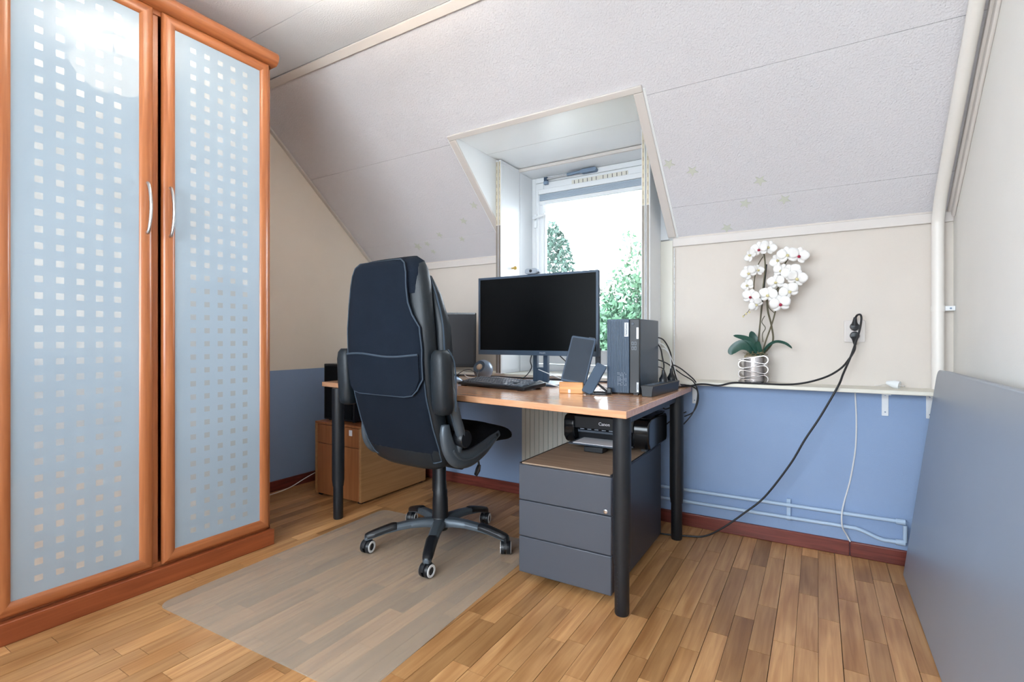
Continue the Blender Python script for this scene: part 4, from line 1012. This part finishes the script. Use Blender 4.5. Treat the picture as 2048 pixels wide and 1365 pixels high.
# ------------------------------------------------------------------ orchid
ob = Vector((-0.272, 2.785, 0.776))
op = thing('flower_pot', 'silver pot of stacked folded loops on the ledge', 'pot', ob)
MB().lathe([(0, 0.003), (0.042, 0.003), (0.046, 0.02), (0.046, 0.13), (0.040, 0.133), (0, 0.133)], 24).build('core', pmat('dull_silver_glaze', (214, 206, 203), 0.28, metal=0.6, var=0.1), op)
def teardrop(z, s, hh):
    o = [(s * (0.068 - hh + hh * math.cos(a)), z + hh * math.sin(a)) for a in [-PI / 2 + PI * i / 12 for i in range(13)]]
    o += [(s * x, z + y * hh) for x, y in ((0.018, 0.80), (-0.02, 0.38), (-0.05, 0.12), (-0.066, 0.0), (-0.05, -0.12), (-0.02, -0.38), (0.018, -0.80))]
    cx = sum(p[0] for p in o) / len(o)
    rings = []
    for x, zz_ in o:
        n_ = Vector((x - cx, zz_ - z)); n_ = n_.normalized() * 0.0045 if n_.length else n_
        xi, zi = x - n_.x, zz_ - n_.y
        rings.append([(x, -0.052, zz_), (x, 0.048, zz_), (xi, 0.048, zi), (xi, -0.052, zi)])
    return MB().loft(rings, closed=True)
for z, s_, hh in ((0.117, 1, 0.0215), (0.0695, 1, 0.0215), (0.0225, 1, 0.0215), (0.0932, -1, 0.0205), (0.046, -1, 0.0205), (0.0115, -1, 0.0105)):
    teardrop(z, s_, hh).build('loop', M['pot_silver'], op, angle=30)
orc = thing('orchid', 'white artificial orchid with two flower sprays in the silver pot', 'plant', ob + Vector((0, 0, 0.139)))
def OW(x, y, z): return Vector((x, y, z)) - (ob + Vector((0, 0, 0.139)))
rings = []
ms_ = MB(); rr = random.Random(5)
for k in range(40):
    a = rr.uniform(0, 2*PI); r0 = rr.uniform(0, 0.035); c = Vector((r0*math.cos(a)*1.2, r0*math.sin(a)*0.8, 0.0))
    ms_.tube([c, c + Vector((rr.uniform(-.02,.02), rr.uniform(-.015,.015), rr.uniform(.005,.022))), c + Vector((rr.uniform(-.03,.03), rr.uniform(-.02,.02), rr.uniform(-.002,.01)))], 0.0015, 5)
ms_.box(-0.042, 0.042, -0.03, 0.03, -0.012, -0.002)
mso = ms_.build('moss', M['moss'], orc); mso['kind'] = 'stuff'
stems = [([(-0.255, 2.785, 0.915), (-0.25, 2.785, 1.0), (-0.243, 2.785, 1.1), (-0.232, 2.785, 1.25), (-0.222, 2.78, 1.35), (-0.228, 2.77, 1.42), (-0.243, 2.76, 1.44)], 0.0034),
         ([(-0.232, 2.785, 1.405), (-0.255, 2.775, 1.36), (-0.268, 2.77, 1.30), (-0.272, 2.765, 1.23), (-0.268, 2.76, 1.18), (-0.285, 2.75, 1.155)], 0.0024),
         ([(-0.24, 2.785, 0.915), (-0.215, 2.785, 1.0), (-0.19, 2.785, 1.08), (-0.175, 2.79, 1.15), (-0.165, 2.79, 1.25), (-0.15, 2.785, 1.33), (-0.12, 2.775, 1.39)], 0.0034),
         ([(-0.235, 2.79, 0.915), (-0.19, 2.79, 0.98), (-0.195, 2.79, 1.06), (-0.21, 2.785, 1.13), (-0.215, 2.785, 1.19)], 0.0042),
         ([(-0.232, 2.785, 0.98), (-0.235, 2.79, 1.02), (-0.222, 2.79, 1.05), (-0.238, 2.79, 1.08), (-0.225, 2.79, 1.11)], 0.002),
         ([(-0.165, 2.79, 1.25), (-0.19, 2.77, 1.21), (-0.2, 2.765, 1.17)], 0.0022),
         ([(-0.215, 2.785, 1.19), (-0.205, 2.775, 1.15), (-0.178, 2.765, 1.12)], 0.002)]
for pts, r in stems: MB().tube([OW(*p) for p in catmull(pts, 6)], r, 8).build('stem', M['stem'], orc)
MB().cyl(OW(-0.262, 2.79, 0.91), OW(-0.216, 2.785, 1.365), 0.0033, 8).build('support_stick', M['black_metal'], orc)
def leaf_blade(pts, wmax, up=Vector((0, 0, 1))):
    P = [OW(*p) for p in catmull(pts, 5)]; m_ = MB(); nP = len(P); vs = []; fs = []
    for i, p in enumerate(P):
        t = i / (nP - 1); w = wmax * (math.sin(PI * min(1, 0.12 + t * 0.88)) ** 0.6) * (1 if t < 0.97 else 0.3)
        a = P[min(i + 1, nP - 1)] - P[max(i - 1, 0)]
        sd = a.cross(up).normalized()
        nn = sd.cross(a).normalized()
        vs += [p - sd * w + nn * w * 0.3, p - nn * 0.0006, p + sd * w + nn * w * 0.3, p - sd * w + nn * (w * 0.3 + 0.0016), p + nn * 0.0012, p + sd * w + nn * (w * 0.3 + 0.0016)]
    for i in range(nP - 1):
        a, b_ = i * 6, i * 6 + 6
        for q, r in ((0, 1), (1, 2), (2, 5), (5, 4), (4, 3), (3, 0)): fs.append((a + q, a + r, b_ + r, b_ + q))
    fs.append((0, 3, 4, 5, 2, 1)); e_ = (nP - 1) * 6; fs.append((e_, e_ + 1, e_ + 2, e_ + 5, e_ + 4, e_ + 3))
    m_.add(vs, fs); return m_
V = Vector
for pts, w, up in (
   ([(-0.255, 2.785, 0.915), (-0.268, 2.80, 0.96), (-0.280, 2.805, 1.0), (-0.288, 2.80, 1.035)], 0.024, V((0.3, -1, 0.1))),
   ([(-0.25, 2.78, 0.915), (-0.275, 2.765, 0.965), (-0.31, 2.76, 0.995), (-0.365, 2.755, 1.012)], 0.018, V((0.1, -0.8, 0.6))),
   ([(-0.265, 2.78, 0.918), (-0.29, 2.755, 0.955), (-0.33, 2.745, 0.962), (-0.368, 2.745, 0.935), (-0.375, 2.745, 0.915)], 0.026, V((0.0, -1, 0.35))),
   ([(-0.235, 2.785, 0.915), (-0.21, 2.77, 0.955), (-0.175, 2.765, 0.978), (-0.135, 2.76, 0.972), (-0.105, 2.755, 0.95)], 0.013, V((0, -0.5, 0.9))),
   ([(-0.25, 2.785, 0.915), (-0.255, 2.775, 0.945), (-0.253, 2.765, 0.985)], 0.02, V((0, -1, 0.1)))):
    leaf_blade(pts, w, up).build('leaf', M['leaf'], orc)
def petal_geo(m_, ang, L, Wd, Mf, lift):
    vs = []; fs = []; nr = 6; nc = 4
    ca_, sa_ = math.cos(ang), math.sin(ang)
    for i in range(nr + 1):
        t = i / nr; w = Wd * (math.sin(PI * (0.08 + 0.88 * t)) ** 0.75)
        for j in range(nc + 1):
            q = (j / nc - 0.5) * 2
            x, y = q * w, 0.003 + t * L
            z = lift * t * t * L * 0.5 - 0.12 * w * q * q + 0.002
            vs.append(Mf @ Vector((x * ca_ - y * sa_, x * sa_ + y * ca_, z)))
    for i in range(nr):
        for j in range(nc):
            a = i * (nc + 1) + j; fs.append((a, a + 1, a + nc + 2, a + nc + 1))
    m_.add(vs, fs)
def flower(x, y, z, dirv, size, lip=True, roll=0.0):
    d = Vector(dirv).normalized()
    q = d.to_track_quat('Z', 'Y').to_matrix().to_4x4()
    Mf = Matrix.Translation(OW(x, y, z)) @ q @ Matrix.Rotation(roll, 4, 'Z')
    m_ = MB()
    for ang, L, Wd in ((0, 1.0, 0.42), (2.25, 0.95, 0.42), (-2.25, 0.95, 0.42)): petal_geo(m_, ang, L * size, Wd * size, Mf, -0.1)
    for ang in (1.25, -1.25): petal_geo(m_, ang, 1.08 * size, 0.66 * size, Mf @ Matrix.Translation((0, 0, 0.003)), 0.25)
    fo = m_.build('blossom', M['petal'], orc, angle=80)
    so = fo.modifiers.new('solid', 'SOLIDIFY'); so.thickness = 0.0012
    l = MB()
    l.lathe([(0, 0), (size * 0.14, 0.002), (size * 0.18, 0.010), (size * 0.08, 0.016), (0, 0.017)], 10, Mf @ Matrix.Translation((0, -size * 0.12, 0.003)))
    l.build('lip', M['magenta'] if lip else M['yellow'], fo)
    return fo
S = 0.036
for a in ((-0.245, 2.755, 1.438, (-0.3, -1, -0.1), S, True, 0.1), (-0.285, 2.76, 1.412, (-0.6, -0.8, 0.1), S * 0.85, False, 0.8), (-0.208, 2.765, 1.445, (0.35, -1, 0.15), S * 0.95, False, -0.5),
          (-0.292, 2.752, 1.325, (-0.3, -1, -0.25), S * 0.98, False, 0.5), (-0.255, 2.76, 1.335, (0.5, -0.8, 0.2), S * 0.75, False, -0.2),
          (-0.297, 2.752, 1.262, (-0.5, -1, 0.1), S * 0.8, False, 0.4), (-0.283, 2.748, 1.205, (-0.1, -1, 0.0), S * 1.0, True, -0.2), (-0.262, 2.755, 1.168, (0.2, -1, -0.4), S * 0.85, False, 0.9),
          (-0.125, 2.76, 1.40, (0.1, -1, 0.1), S * 1.12, False, 0.1), (-0.078, 2.76, 1.392, (0.3, -1, -0.05), S * 1.1, True, -0.25), (-0.165, 2.77, 1.378, (-0.4, -1, 0.1), S * 0.95, False, 0.7),
          (-0.150, 2.765, 1.325, (-0.2, -1, 0.2), S * 0.95, False, -0.3), (-0.108, 2.755, 1.315, (0.1, -1, 0.1), S * 1.1, False, 0.4), (-0.085, 2.75, 1.285, (0.3, -1, -0.2), S * 1.1, False, -0.3),
          (-0.172, 2.758, 1.272, (-0.3, -1, 0.0), S * 1.0, False, 0.1), (-0.118, 2.752, 1.225, (0.2, -1, -0.1), S * 1.1, False, 0.5), (-0.205, 2.75, 1.21, (-0.3, -1, 0.05), S * 1.1, False, -0.2),
          (-0.155, 2.745, 1.165, (0.15, -1, -0.1), S * 1.15, True, 0.2)):
    flower(*a)
for x, z in ((-0.305, 1.12), (-0.318, 1.108), (-0.29, 1.128)):
    MB().lathe([(0, -0.006), (0.004, -0.003), (0.0045, 0.002), (0, 0.007)], 10, Matrix.Translation(OW(x, 2.75, z))).build('bud', M['yellow'], orc)
MB().tube([OW(*p) for p in ((-0.285, 2.75, 1.155), (-0.295, 2.75, 1.132), (-0.315, 2.75, 1.112))], 0.0013, 6).build('twig', M['stem'], orc)

# ------------------------------------------------------------------ office chair
ch = thing('office_chair', 'high backed dark office chair with flipped up armrests at the desk', 'chair', (-1.56, 1.90, 0.0032), math.radians(-3))
BASE_A = math.radians(-132 + 3); RB = 0.335
# gas column and hub
MB().lathe([(0, 0.075), (0.038, 0.075), (0.042, 0.095), (0.042, 0.125), (0.038, 0.135), (0, 0.135)], 28).build('hub', M['black'], ch)
col = MB().lathe([(0, 0.135), (0.0385, 0.135), (0.0365, 0.225), (0.0345, 0.232), (0.0345, 0.262), (0.0315, 0.268), (0.030, 0.30), (0.0285, 0.305), (0.028, 0.405), (0.024, 0.415), (0.02, 0.44), (0, 0.44)], 28).build('gas_column', M['black'], ch)
for k in range(5):
    a = BASE_A + k * 2 * PI / 5; c, s = math.cos(a), math.sin(a)
    def arm_ring(t, w, zc, h):
        x, y = c * t, s * t
        return [(x - s * w * q, y + c * w * q, zc + h * r) for q, r in ((-1, -0.5), (-1, 0.1), (-0.6, 0.5), (0.6, 0.5), (1, 0.1), (1, -0.5), (0.7, -0.5), (-0.7, -0.5))]
    A = [(0.03, 0.030, 0.112, 0.040), (0.08, 0.027, 0.116, 0.034), (0.14, 0.025, 0.115, 0.030), (0.20, 0.024, 0.108, 0.028), (0.26, 0.023, 0.098, 0.026), (0.305, 0.022, 0.085, 0.026), (0.34, 0.018, 0.074, 0.026), (0.352, 0.010, 0.070, 0.02)]
    arm = MB().loft([arm_ring(*q) for q in A]).build('base_arm', M['silver'], ch, bev=0.002, angle=60)
    B = [(0.205, 0.0245, 0.1125, 0.024), (0.225, 0.0255, 0.111, 0.0265), (0.26, 0.0242, 0.102, 0.0265), (0.305, 0.0232, 0.089, 0.0265), (0.338, 0.019, 0.079, 0.0245), (0.350, 0.011, 0.0755, 0.018)]
    MB().loft([arm_ring(*q) for q in B]).build('arm_cover', M['black'], arm, bev=0.002, angle=60)
    px, py = c * (RB + 0.002), s * (RB + 0.002)
    sw = a + (0.9, -0.5, 1.9, 0.4, -0.8)[k]       # each caster has swivelled its own way
    Mc = Matrix.Translation((px, py, 0)) @ Matrix.Rotation(sw, 4, 'Z')
    prof = []
    for i in range(13):
        an = PI * 0.02 + PI * 0.96 * i / 12; prof.append((0.034 * math.cos(an), 0.032 + 0.034 * math.sin(an)))
    cb_ = MB().prism(prof + [(-0.03, 0.030), (0.03, 0.030)], -0.006, 0.006, Mc @ Matrix(((1,0,0,0),(0,0,1,0),(0,1,0,0),(0,0,0,1))))
    cb_.tube([Mc @ Vector((-0.012, 0, 0.055)), Mc @ Vector((-0.012, 0, 0.078))], 0.010, 12)
    cw = cb_.build('caster', M['black'], ch)
    for sgn in (-1, 1):
        Mw_ = Mc @ Matrix.Translation((0, sgn * 0.0065, 0.030)) @ Matrix.Rotation(-sgn * PI / 2, 4, 'X')
        MB().lathe([(0, 0), (0.030, 0), (0.030, 0.013), (0.028, 0.016), (0, 0.016)], 24, Mw_).build('wheel', M['black'], cw)
        MB().lathe([(0.0165, 0.0158), (0.0165, 0.0182), (0.0255, 0.0182), (0.0265, 0.0158)], 24, Mw_).build('wheel_ring', M['ring_white'], cw)
# mechanism
MB().box(-0.09, 0.09, -0.13, 0.14, 0.425, 0.462).build('mechanism', M['black'], ch, bev=0.008)
lv = MB().tube(catmull([(0.08, 0.03, 0.437), (0.16, 0.03, 0.437), (0.205, 0.03, 0.43), (0.215, 0.03, 0.40)], 5), 0.005, 8).build('lever', M['black_metal'], ch)
MB().tube([(0.216, 0.03, 0.408), (0.210, 0.028, 0.385), (0.198, 0.026, 0.358)], [0.009, 0.014, 0.010], 10, flat=0.5).build('lever_paddle', M['black_gloss'], lv)
MB().cyl((0.10, -0.055, 0.425), (0.185, -0.055, 0.425), 0.026, 16).build('tension_knob', M['black'], ch)
# seat: cushion with a rolled front and soft tufts
def seat_ring(y, hw_, z0_, z1_, e=3.4):
    zc, hz = (z0_ + z1_) / 2, (z1_ - z0_) / 2
    return [(x, y, zc + z) for x, z in superell(hw_, hz, 28, e)]
SR = [(-0.235, 0.16, 0.475, 0.525), (-0.22, 0.215, 0.465, 0.545), (-0.15, 0.243, 0.463, 0.565), (-0.05, 0.25, 0.468, 0.572), (0.0, 0.252, 0.472, 0.578), (0.03, 0.252, 0.474, 0.593), (0.10, 0.254, 0.48, 0.594), (0.145, 0.254, 0.484, 0.588), (0.165, 0.254, 0.486, 0.577), (0.20, 0.25, 0.484, 0.572), (0.245, 0.245, 0.480, 0.560), (0.278, 0.230, 0.481, 0.540), (0.296, 0.19, 0.49, 0.524)]
st_ = MB().loft([seat_ring(*q) for q in SR]).build('seat', M['seatcloth'], ch, angle=70)
# back: lofted shell
BK = [(0.438, -0.210, 0.10, 0.18), (0.458, -0.236, 0.115, 0.215), (0.52, -0.268, 0.125, 0.235), (0.62, -0.306, 0.125, 0.240), (0.75, -0.345, 0.125, 0.240), (0.90, -0.362, 0.12, 0.242), (1.03, -0.368, 0.115, 0.238), (1.14, -0.368, 0.112, 0.226), (1.22, -0.366, 0.11, 0.216), (1.275, -0.362, 0.10, 0.204), (1.308, -0.356, 0.085, 0.187), (1.324, -0.345, 0.055, 0.155)]
def back_ring(z, yr, th, hw_, e=3.2):
    return [(x, yr + th / 2 + y, z + 0.03 * (y / th)) for x, y in superell(hw_, th / 2, 36, e)]
MB().loft([back_ring(*q) for q in BK]).build('backrest', M['leather'], ch, angle=70)
def back_interp(z):
    for a, b_ in zip(BK, BK[1:]):
        if a[0] <= z <= b_[0]:
            t = (z - a[0]) / (b_[0] - a[0]); return [a[i] + (b_[i] - a[i]) * t for i in range(4)]
    return list(BK[0] if z < BK[0][0] else BK[-1])
def back_y(x, z):
    _, yr, th, hw_ = back_interp(z)
    q = min(0.985, abs(x) / hw_)
    return yr + th / 2 - th / 2 * (1 - q ** 3.2) ** (1 / 3.2)
def sheet(outline, off, th, name, mat, nz=16, nx=12):
    """fabric sheet following the rear of the backrest; outline(z) -> (xl, xr); z range in outline.z"""
    z0_, z1_ = outline[0][0], outline[-1][0]
    def lims(z):
        for a, b_ in zip(outline, outline[1:]):
            if a[0] <= z <= b_[0]:
                t = (z - a[0]) / (b_[0] - a[0]) if b_[0] > a[0] else 0
                return a[1] + (b_[1] - a[1]) * t, a[2] + (b_[2] - a[2]) * t
        return outline[-1][1:]
    zs_ = sorted(set([z0_ + (z1_ - z0_) * i / nz for i in range(nz + 1)] + [o[0] for o in outline]))
    vs = []; fs = []
    nn = nx + 1
    for z in zs_:
        l, r = lims(z)
        for j in range(nn):
            x = l + (r - l) * j / nx
            vs.append((x, back_y(x, z) - off - th, z))
    m0 = len(vs)
    vs += [(v[0], v[1] + th, v[2]) for v in vs]
    R2 = len(zs_)
    for i in range(R2 - 1):
        for j in range(nx):
            a = i * nn + j; fs.append((a, a + 1, a + nn + 1, a + nn)); fs.append((m0 + a, m0 + a + nn, m0 + a + nn + 1, m0 + a + 1))
    for i in range(R2 - 1):
        for j in (0, nx):
            a = i * nn + j; fs.append((a, a + nn, m0 + a + nn, m0 + a))
    for i in (0, R2 - 1):
        for j in range(nx):
            a = i * nn + j; fs.append((a, a + 1, m0 + a + 1, m0 + a))
    o = MB().add(vs, fs).build(name, M[mat], ch, angle=70)
    edge = [(l_, z) for z in zs_ for l_ in (lims(z)[1],)] + [(lims(z)[0], z) for z in reversed(zs_)]
    return o, edge, lims
def piping(edge, off, parent, r=0.0032, closed=True, mat='piping', lo=0):
    pts = [(x, back_y(x, z) - off, z) for x, z in edge]
    MB().tube(pts, r, 6, closed=closed).build('piping', M[mat], parent)
# lower rear panel
lo_out = [(0.465, -0.175, 0.185), (0.474, -0.20, 0.212), (0.53, -0.213, 0.224), (0.70, -0.218, 0.224), (0.83, -0.216, 0.222)]
pnl, ed, _ = sheet(lo_out, 0.001, 0.006, 'rear_panel', 'fabric')
piping(ed, 0.007, pnl)
# loose cover pulled over the headrest, with a pocket
cv_out = [(0.755, -0.14, 0.135), (0.762, -0.185, 0.175), (0.785, -0.213, 0.200), (0.83, -0.226, 0.226), (0.95, -0.228, 0.229), (1.04, -0.226, 0.222), (1.09, -0.220, 0.192), (1.14, -0.214, 0.172), (1.20, -0.207, 0.162), (1.265, -0.196, 0.156), (1.305, -0.180, 0.142), (1.322, -0.15, 0.115)]
cov, ed, lims = sheet(cv_out, 0.010, 0.010, 'headrest_cover', 'fabric2', nz=22, nx=14)
piping(ed, 0.021, cov)
pk_out = [(0.758, -0.142, 0.137), (0.765, -0.185, 0.175), (0.787, -0.211, 0.198), (0.83, -0.219, 0.216), (0.925, -0.221, 0.218)]
pk, ed2, _ = sheet(pk_out, 0.022, 0.005, 'cover_pocket', 'fabric2')
piping([(-0.221 + 0.439 * i / 14, 0.925 + 0.006 * math.sin(i * 0.5)) for i in range(15)], 0.028, pk, 0.0045, False)
# headrest cover wraps over the top
MB().loft([back_ring(1.19, -0.374, 0.125, 0.206), back_ring(1.272, -0.372, 0.118, 0.198), back_ring(1.311, -0.366, 0.102, 0.184), back_ring(1.332, -0.352, 0.068, 0.152)]).build('cover_cap', M['fabric2'], cov, angle=70)
# front side bolsters (visible edge at the right)
for s in (-1, 1):
    rings = []
    for z, y, hw_, th in ((0.60, -0.16, 0.03, 0.05), (0.75, -0.205, 0.045, 0.075), (0.90, -0.225, 0.05, 0.085), (1.05, -0.235, 0.045, 0.075), (1.18, -0.245, 0.035, 0.055), (1.26, -0.255, 0.02, 0.03)):
        xc = s * (0.215 if z < 1.1 else 0.185 if z < 1.2 else 0.16)
        rings.append([(xc + x, y + yy, z) for x, yy in superell(hw_, th / 2, 16, 2.4)])
    bo = MB().loft(rings).build('bolster', M['leather'], ch, angle=70)
    MB().tube(catmull([(s * 0.252, -0.19, 0.62), (s * 0.262, -0.24, 0.75), (s * 0.266, -0.262, 0.90), (s * 0.260, -0.268, 1.05), (s * 0.232, -0.272, 1.16), (s * 0.19, -0.27, 1.25), (s * 0.15, -0.27, 1.30)], 5), 0.0035, 6).build('piping', M['piping'], bo)
# armrests, flipped up
for s in (-1, 1):
    x0 = s * 0.293
    rings = []
    for z, w, t, dy in ((0.688, 0.020, 0.022, 0.004), (0.695, 0.032, 0.034, 0.002), (0.72, 0.038, 0.040, 0), (0.80, 0.040, 0.041, -0.004), (0.90, 0.039, 0.039, -0.010), (0.932, 0.034, 0.034, -0.012), (0.948, 0.022, 0.022, -0.013)):
        rings.append([(x0 + x, -0.305 + dy + y, z) for x, y in superell(w, t, 20, 3)])
    pad = MB().loft(rings).build('armrest_pad', M['leather'], ch, angle=70)
    MB().tube(catmull([(x0 + s * 0.036, -0.27, 0.70), (x0 + s * 0.041, -0.272, 0.80), (x0 + s * 0.038, -0.28, 0.90), (x0 + s * 0.015, -0.29, 0.95)], 5), 0.003, 6).build('piping', M['piping'], pad)
    # folding arm bracket and pivot
    MB().tube(catmull([(x0 - s * 0.01, -0.265, 0.90), (x0 - s * 0.006, -0.25, 0.78), (x0, -0.232, 0.70), (x0 - s * 0.010, -0.20, 0.635), (x0 - s * 0.020, -0.165, 0.57)], 6), [0.012] * 6 + [0.016] * 6 + [0.020] * 6 + [0.022] * 7, 12, flat=1.0).build('arm_bracket', M['silver'], ch)
    MB().lathe([(0, -0.025), (0.034, -0.025), (0.038, -0.02), (0.038, 0.018), (0.034, 0.024), (0, 0.024)], 24, Matrix.Translation((x0 - s * 0.020, -0.160, 0.567)) @ Matrix.Rotation(PI / 2, 4, 'Y')).build('pivot', M['black'], ch)
    # J-shaped side support
    xj = s * 0.255
    J = catmull([(xj - s * 0.012, -0.238, 0.635), (xj - s * 0.008, -0.236, 0.585), (xj - s * 0.003, -0.216, 0.525), (xj, -0.17, 0.482), (xj, -0.09, 0.470), (xj - s * 0.003, 0.0, 0.490), (xj - s * 0.008, 0.07, 0.517), (xj - s * 0.014, 0.138, 0.542)], 5)
    rings = []
    nJ = len(J)
    for i, p in enumerate(J):
        t = (J[min(i + 1, nJ - 1)] - J[max(i - 1, 0)]).normalized(); sd = Vector((1, 0, 0)); up = t.cross(sd).normalized()
        u = i / (nJ - 1); w = 0.016 + 0.004 * math.sin(PI * u); h = 0.018 + 0.022 * math.sin(PI * min(1, u * 1.05)) ** 0.8
        rings.append([p + sd * x + up * y for x, y in superell(w, h, 14, 2.6)])
    jo = MB().loft(rings).build('side_support', M['silver'], ch, angle=70)
    MB().tube([p + Vector((s * 0.019, 0, 0.0)) for p in J[10:32]], 0.006, 8).build('support_rib', M['silver'], jo)
    MB().cyl((xj - s * 0.002, 0.112, 0.538), (xj + s * 0.006, 0.112, 0.538), 0.008, 12).build('bolt', M['black'], jo)
    MB().tube([(xj + s * 0.008, -0.165, 0.56), (xj + s * 0.004, -0.175, 0.52), (xj, -0.16, 0.49)], [0.02, 0.018, 0.014], 10).build('pivot_lug', M['silver'], jo)
    if s == 1:
        pass

# ------------------------------------------------------------------ outside: garden and trees
struct(MB().box(-60, 60, -60, 60, -3.2, -3.0).build('ground', M['bounce_ground'], smooth=False))  # out of view; its pale colour is there to throw light upward
def tree(name, label, base, crown, nleaf, leafsize, mat, group, seed, shoots=()):
    r_ = random.Random(seed)
    t = thing(name, label, 'tree', (base[0], base[1], -3.0), 0, group)
    zt = max(c[2] + c[5] * 0.5 for c in crown)
    tr_ = MB().tube(catmull([(0, 0, 0), (0.05, 0.03, (zt + 3) * 0.35), (-0.04, 0.0, (zt + 3) * 0.65), (0.0, 0.02, (zt + 3) * 0.9)], 4), [0.16 - 0.011 * i for i in range(13)], 8).build('trunk', M['bark'], t)
    br = MB()
    for cx, cy, cz, rx, ry, rz in crown:
        br.tube(catmull([(0, 0, max(0.5, cz + 3 - rz * 1.1)), ((cx) * 0.5, cy * 0.5, cz + 3 - rz * 0.4), (cx, cy, cz + 3 + rz * 0.5)], 4), [0.05 - 0.005 * i for i in range(9)], 6)
    for pts in shoots: br.tube(catmull(pts, 4), 0.008, 5)
    br.build('branches', M['bark'], t)
    vs = []; fs = []
    vol = [c[3] * c[4] * c[5] for c in crown]; tot = sum(vol)
    def leaf(p, s):
        d = Vector((r_.gauss(0, 1), r_.gauss(0, 1), r_.gauss(0, 0.7))).normalized(); u = d.orthogonal().normalized()
        u = Matrix.Rotation(r_.uniform(0, 6.28), 3, d) @ u; w = d.cross(u)
        b_ = len(vs)
        vs.extend([p - u * s, p + w * s * 0.5, p + u * s, p - w * s * 0.5]); fs.append((b_, b_ + 1, b_ + 2, b_ + 3))
    for c, v in zip(crown, vol):
        for k in range(int(nleaf * v / tot)):
            while True:
                q = Vector((r_.uniform(-1, 1), r_.uniform(-1, 1), r_.uniform(-1, 1)))
                if 0.15 < q.length < 1: break
            q = q * (q.length ** -0.35)
            if q.length > 1.05: q.normalize()
            # clumping
            h = math.sin(q.x * 9 + seed) + math.sin(q.y * 8 + 2 * seed) + math.sin(q.z * 10)
            if h < -0.9 and r_.random() < 0.8: continue
            leaf(Vector((c[0] + q.x * c[3], c[1] + q.y * c[4], c[2] + 3 + q.z * c[5])), leafsize * r_.uniform(0.6, 1.3))
    for pts in shoots:
        P = catmull(pts, 6)
        for p in P:
            for _ in range(5): leaf(p + Vector((r_.gauss(0, 0.07), r_.gauss(0, 0.07), r_.gauss(0, 0.06))), leafsize * r_.uniform(0.6, 1.1))
    fo = MB().add(vs, fs).build('foliage', M[mat], t, smooth=False); fo['kind'] = 'stuff'
    return t
tree('birch_tree', 'airy grey-green tree seen at the left of the window', (-5.0, 9.83), [(0, 0, 1.55, 0.62, 0.6, 2.0), (0.38, 0.2, 1.0, 0.5, 0.5, 1.25), (0.6, 0.3, 0.4, 0.6, 0.6, 0.9)], 15000, 0.055, 'leaf1', 'garden trees', 1)
tree('leafy_tree', 'bright green leafy tree filling the lower right of the window', (-2.65, 8.33), [(0.05, 0, 1.25, 0.62, 0.6, 0.85), (-0.40, -0.2, 0.95, 0.5, 0.5, 0.75), (-0.25, -0.15, 0.2, 0.75, 0.7, 0.9), (0.5, 0.4, 1.2, 0.8, 0.8, 1.1), (-0.1, 0, -0.9, 1.1, 1, 1.0)], 20000, 0.055, 'leaf2', 'garden trees', 2,
     shoots=[[(-0.2, 0.0, 4.8), (-0.15, 0.0, 5.2), (-0.05, 0, 5.5), (-0.08, 0, 5.75)], [(0.0, 0.1, 4.9), (0.02, 0.1, 5.3), (0.1, 0.1, 5.6)], [(-0.3, -0.1, 4.5), (-0.5, -0.1, 4.75), (-0.65, -0.2, 4.8), (-0.8, -0.2, 4.72)], [(0.2, 0, 4.9), (0.3, 0, 5.3), (0.35, 0.1, 5.45)], [(-0.35, 0, 4.7), (-0.4, 0, 4.9), (-0.3, 0, 5.1)]])
tree('far_tree', 'hazy grey-green tree low in the gap between the other trees', (-6.57, 15.9), [(0, 0, 0.2, 1.6, 1.2, 1.9), (-1.2, 0.3, -0.3, 1.4, 1.2, 1.6), (1.3, 0, -0.2, 1.4, 1.2, 1.8)], 9000, 0.13, 'leaf3', 'garden trees', 3)
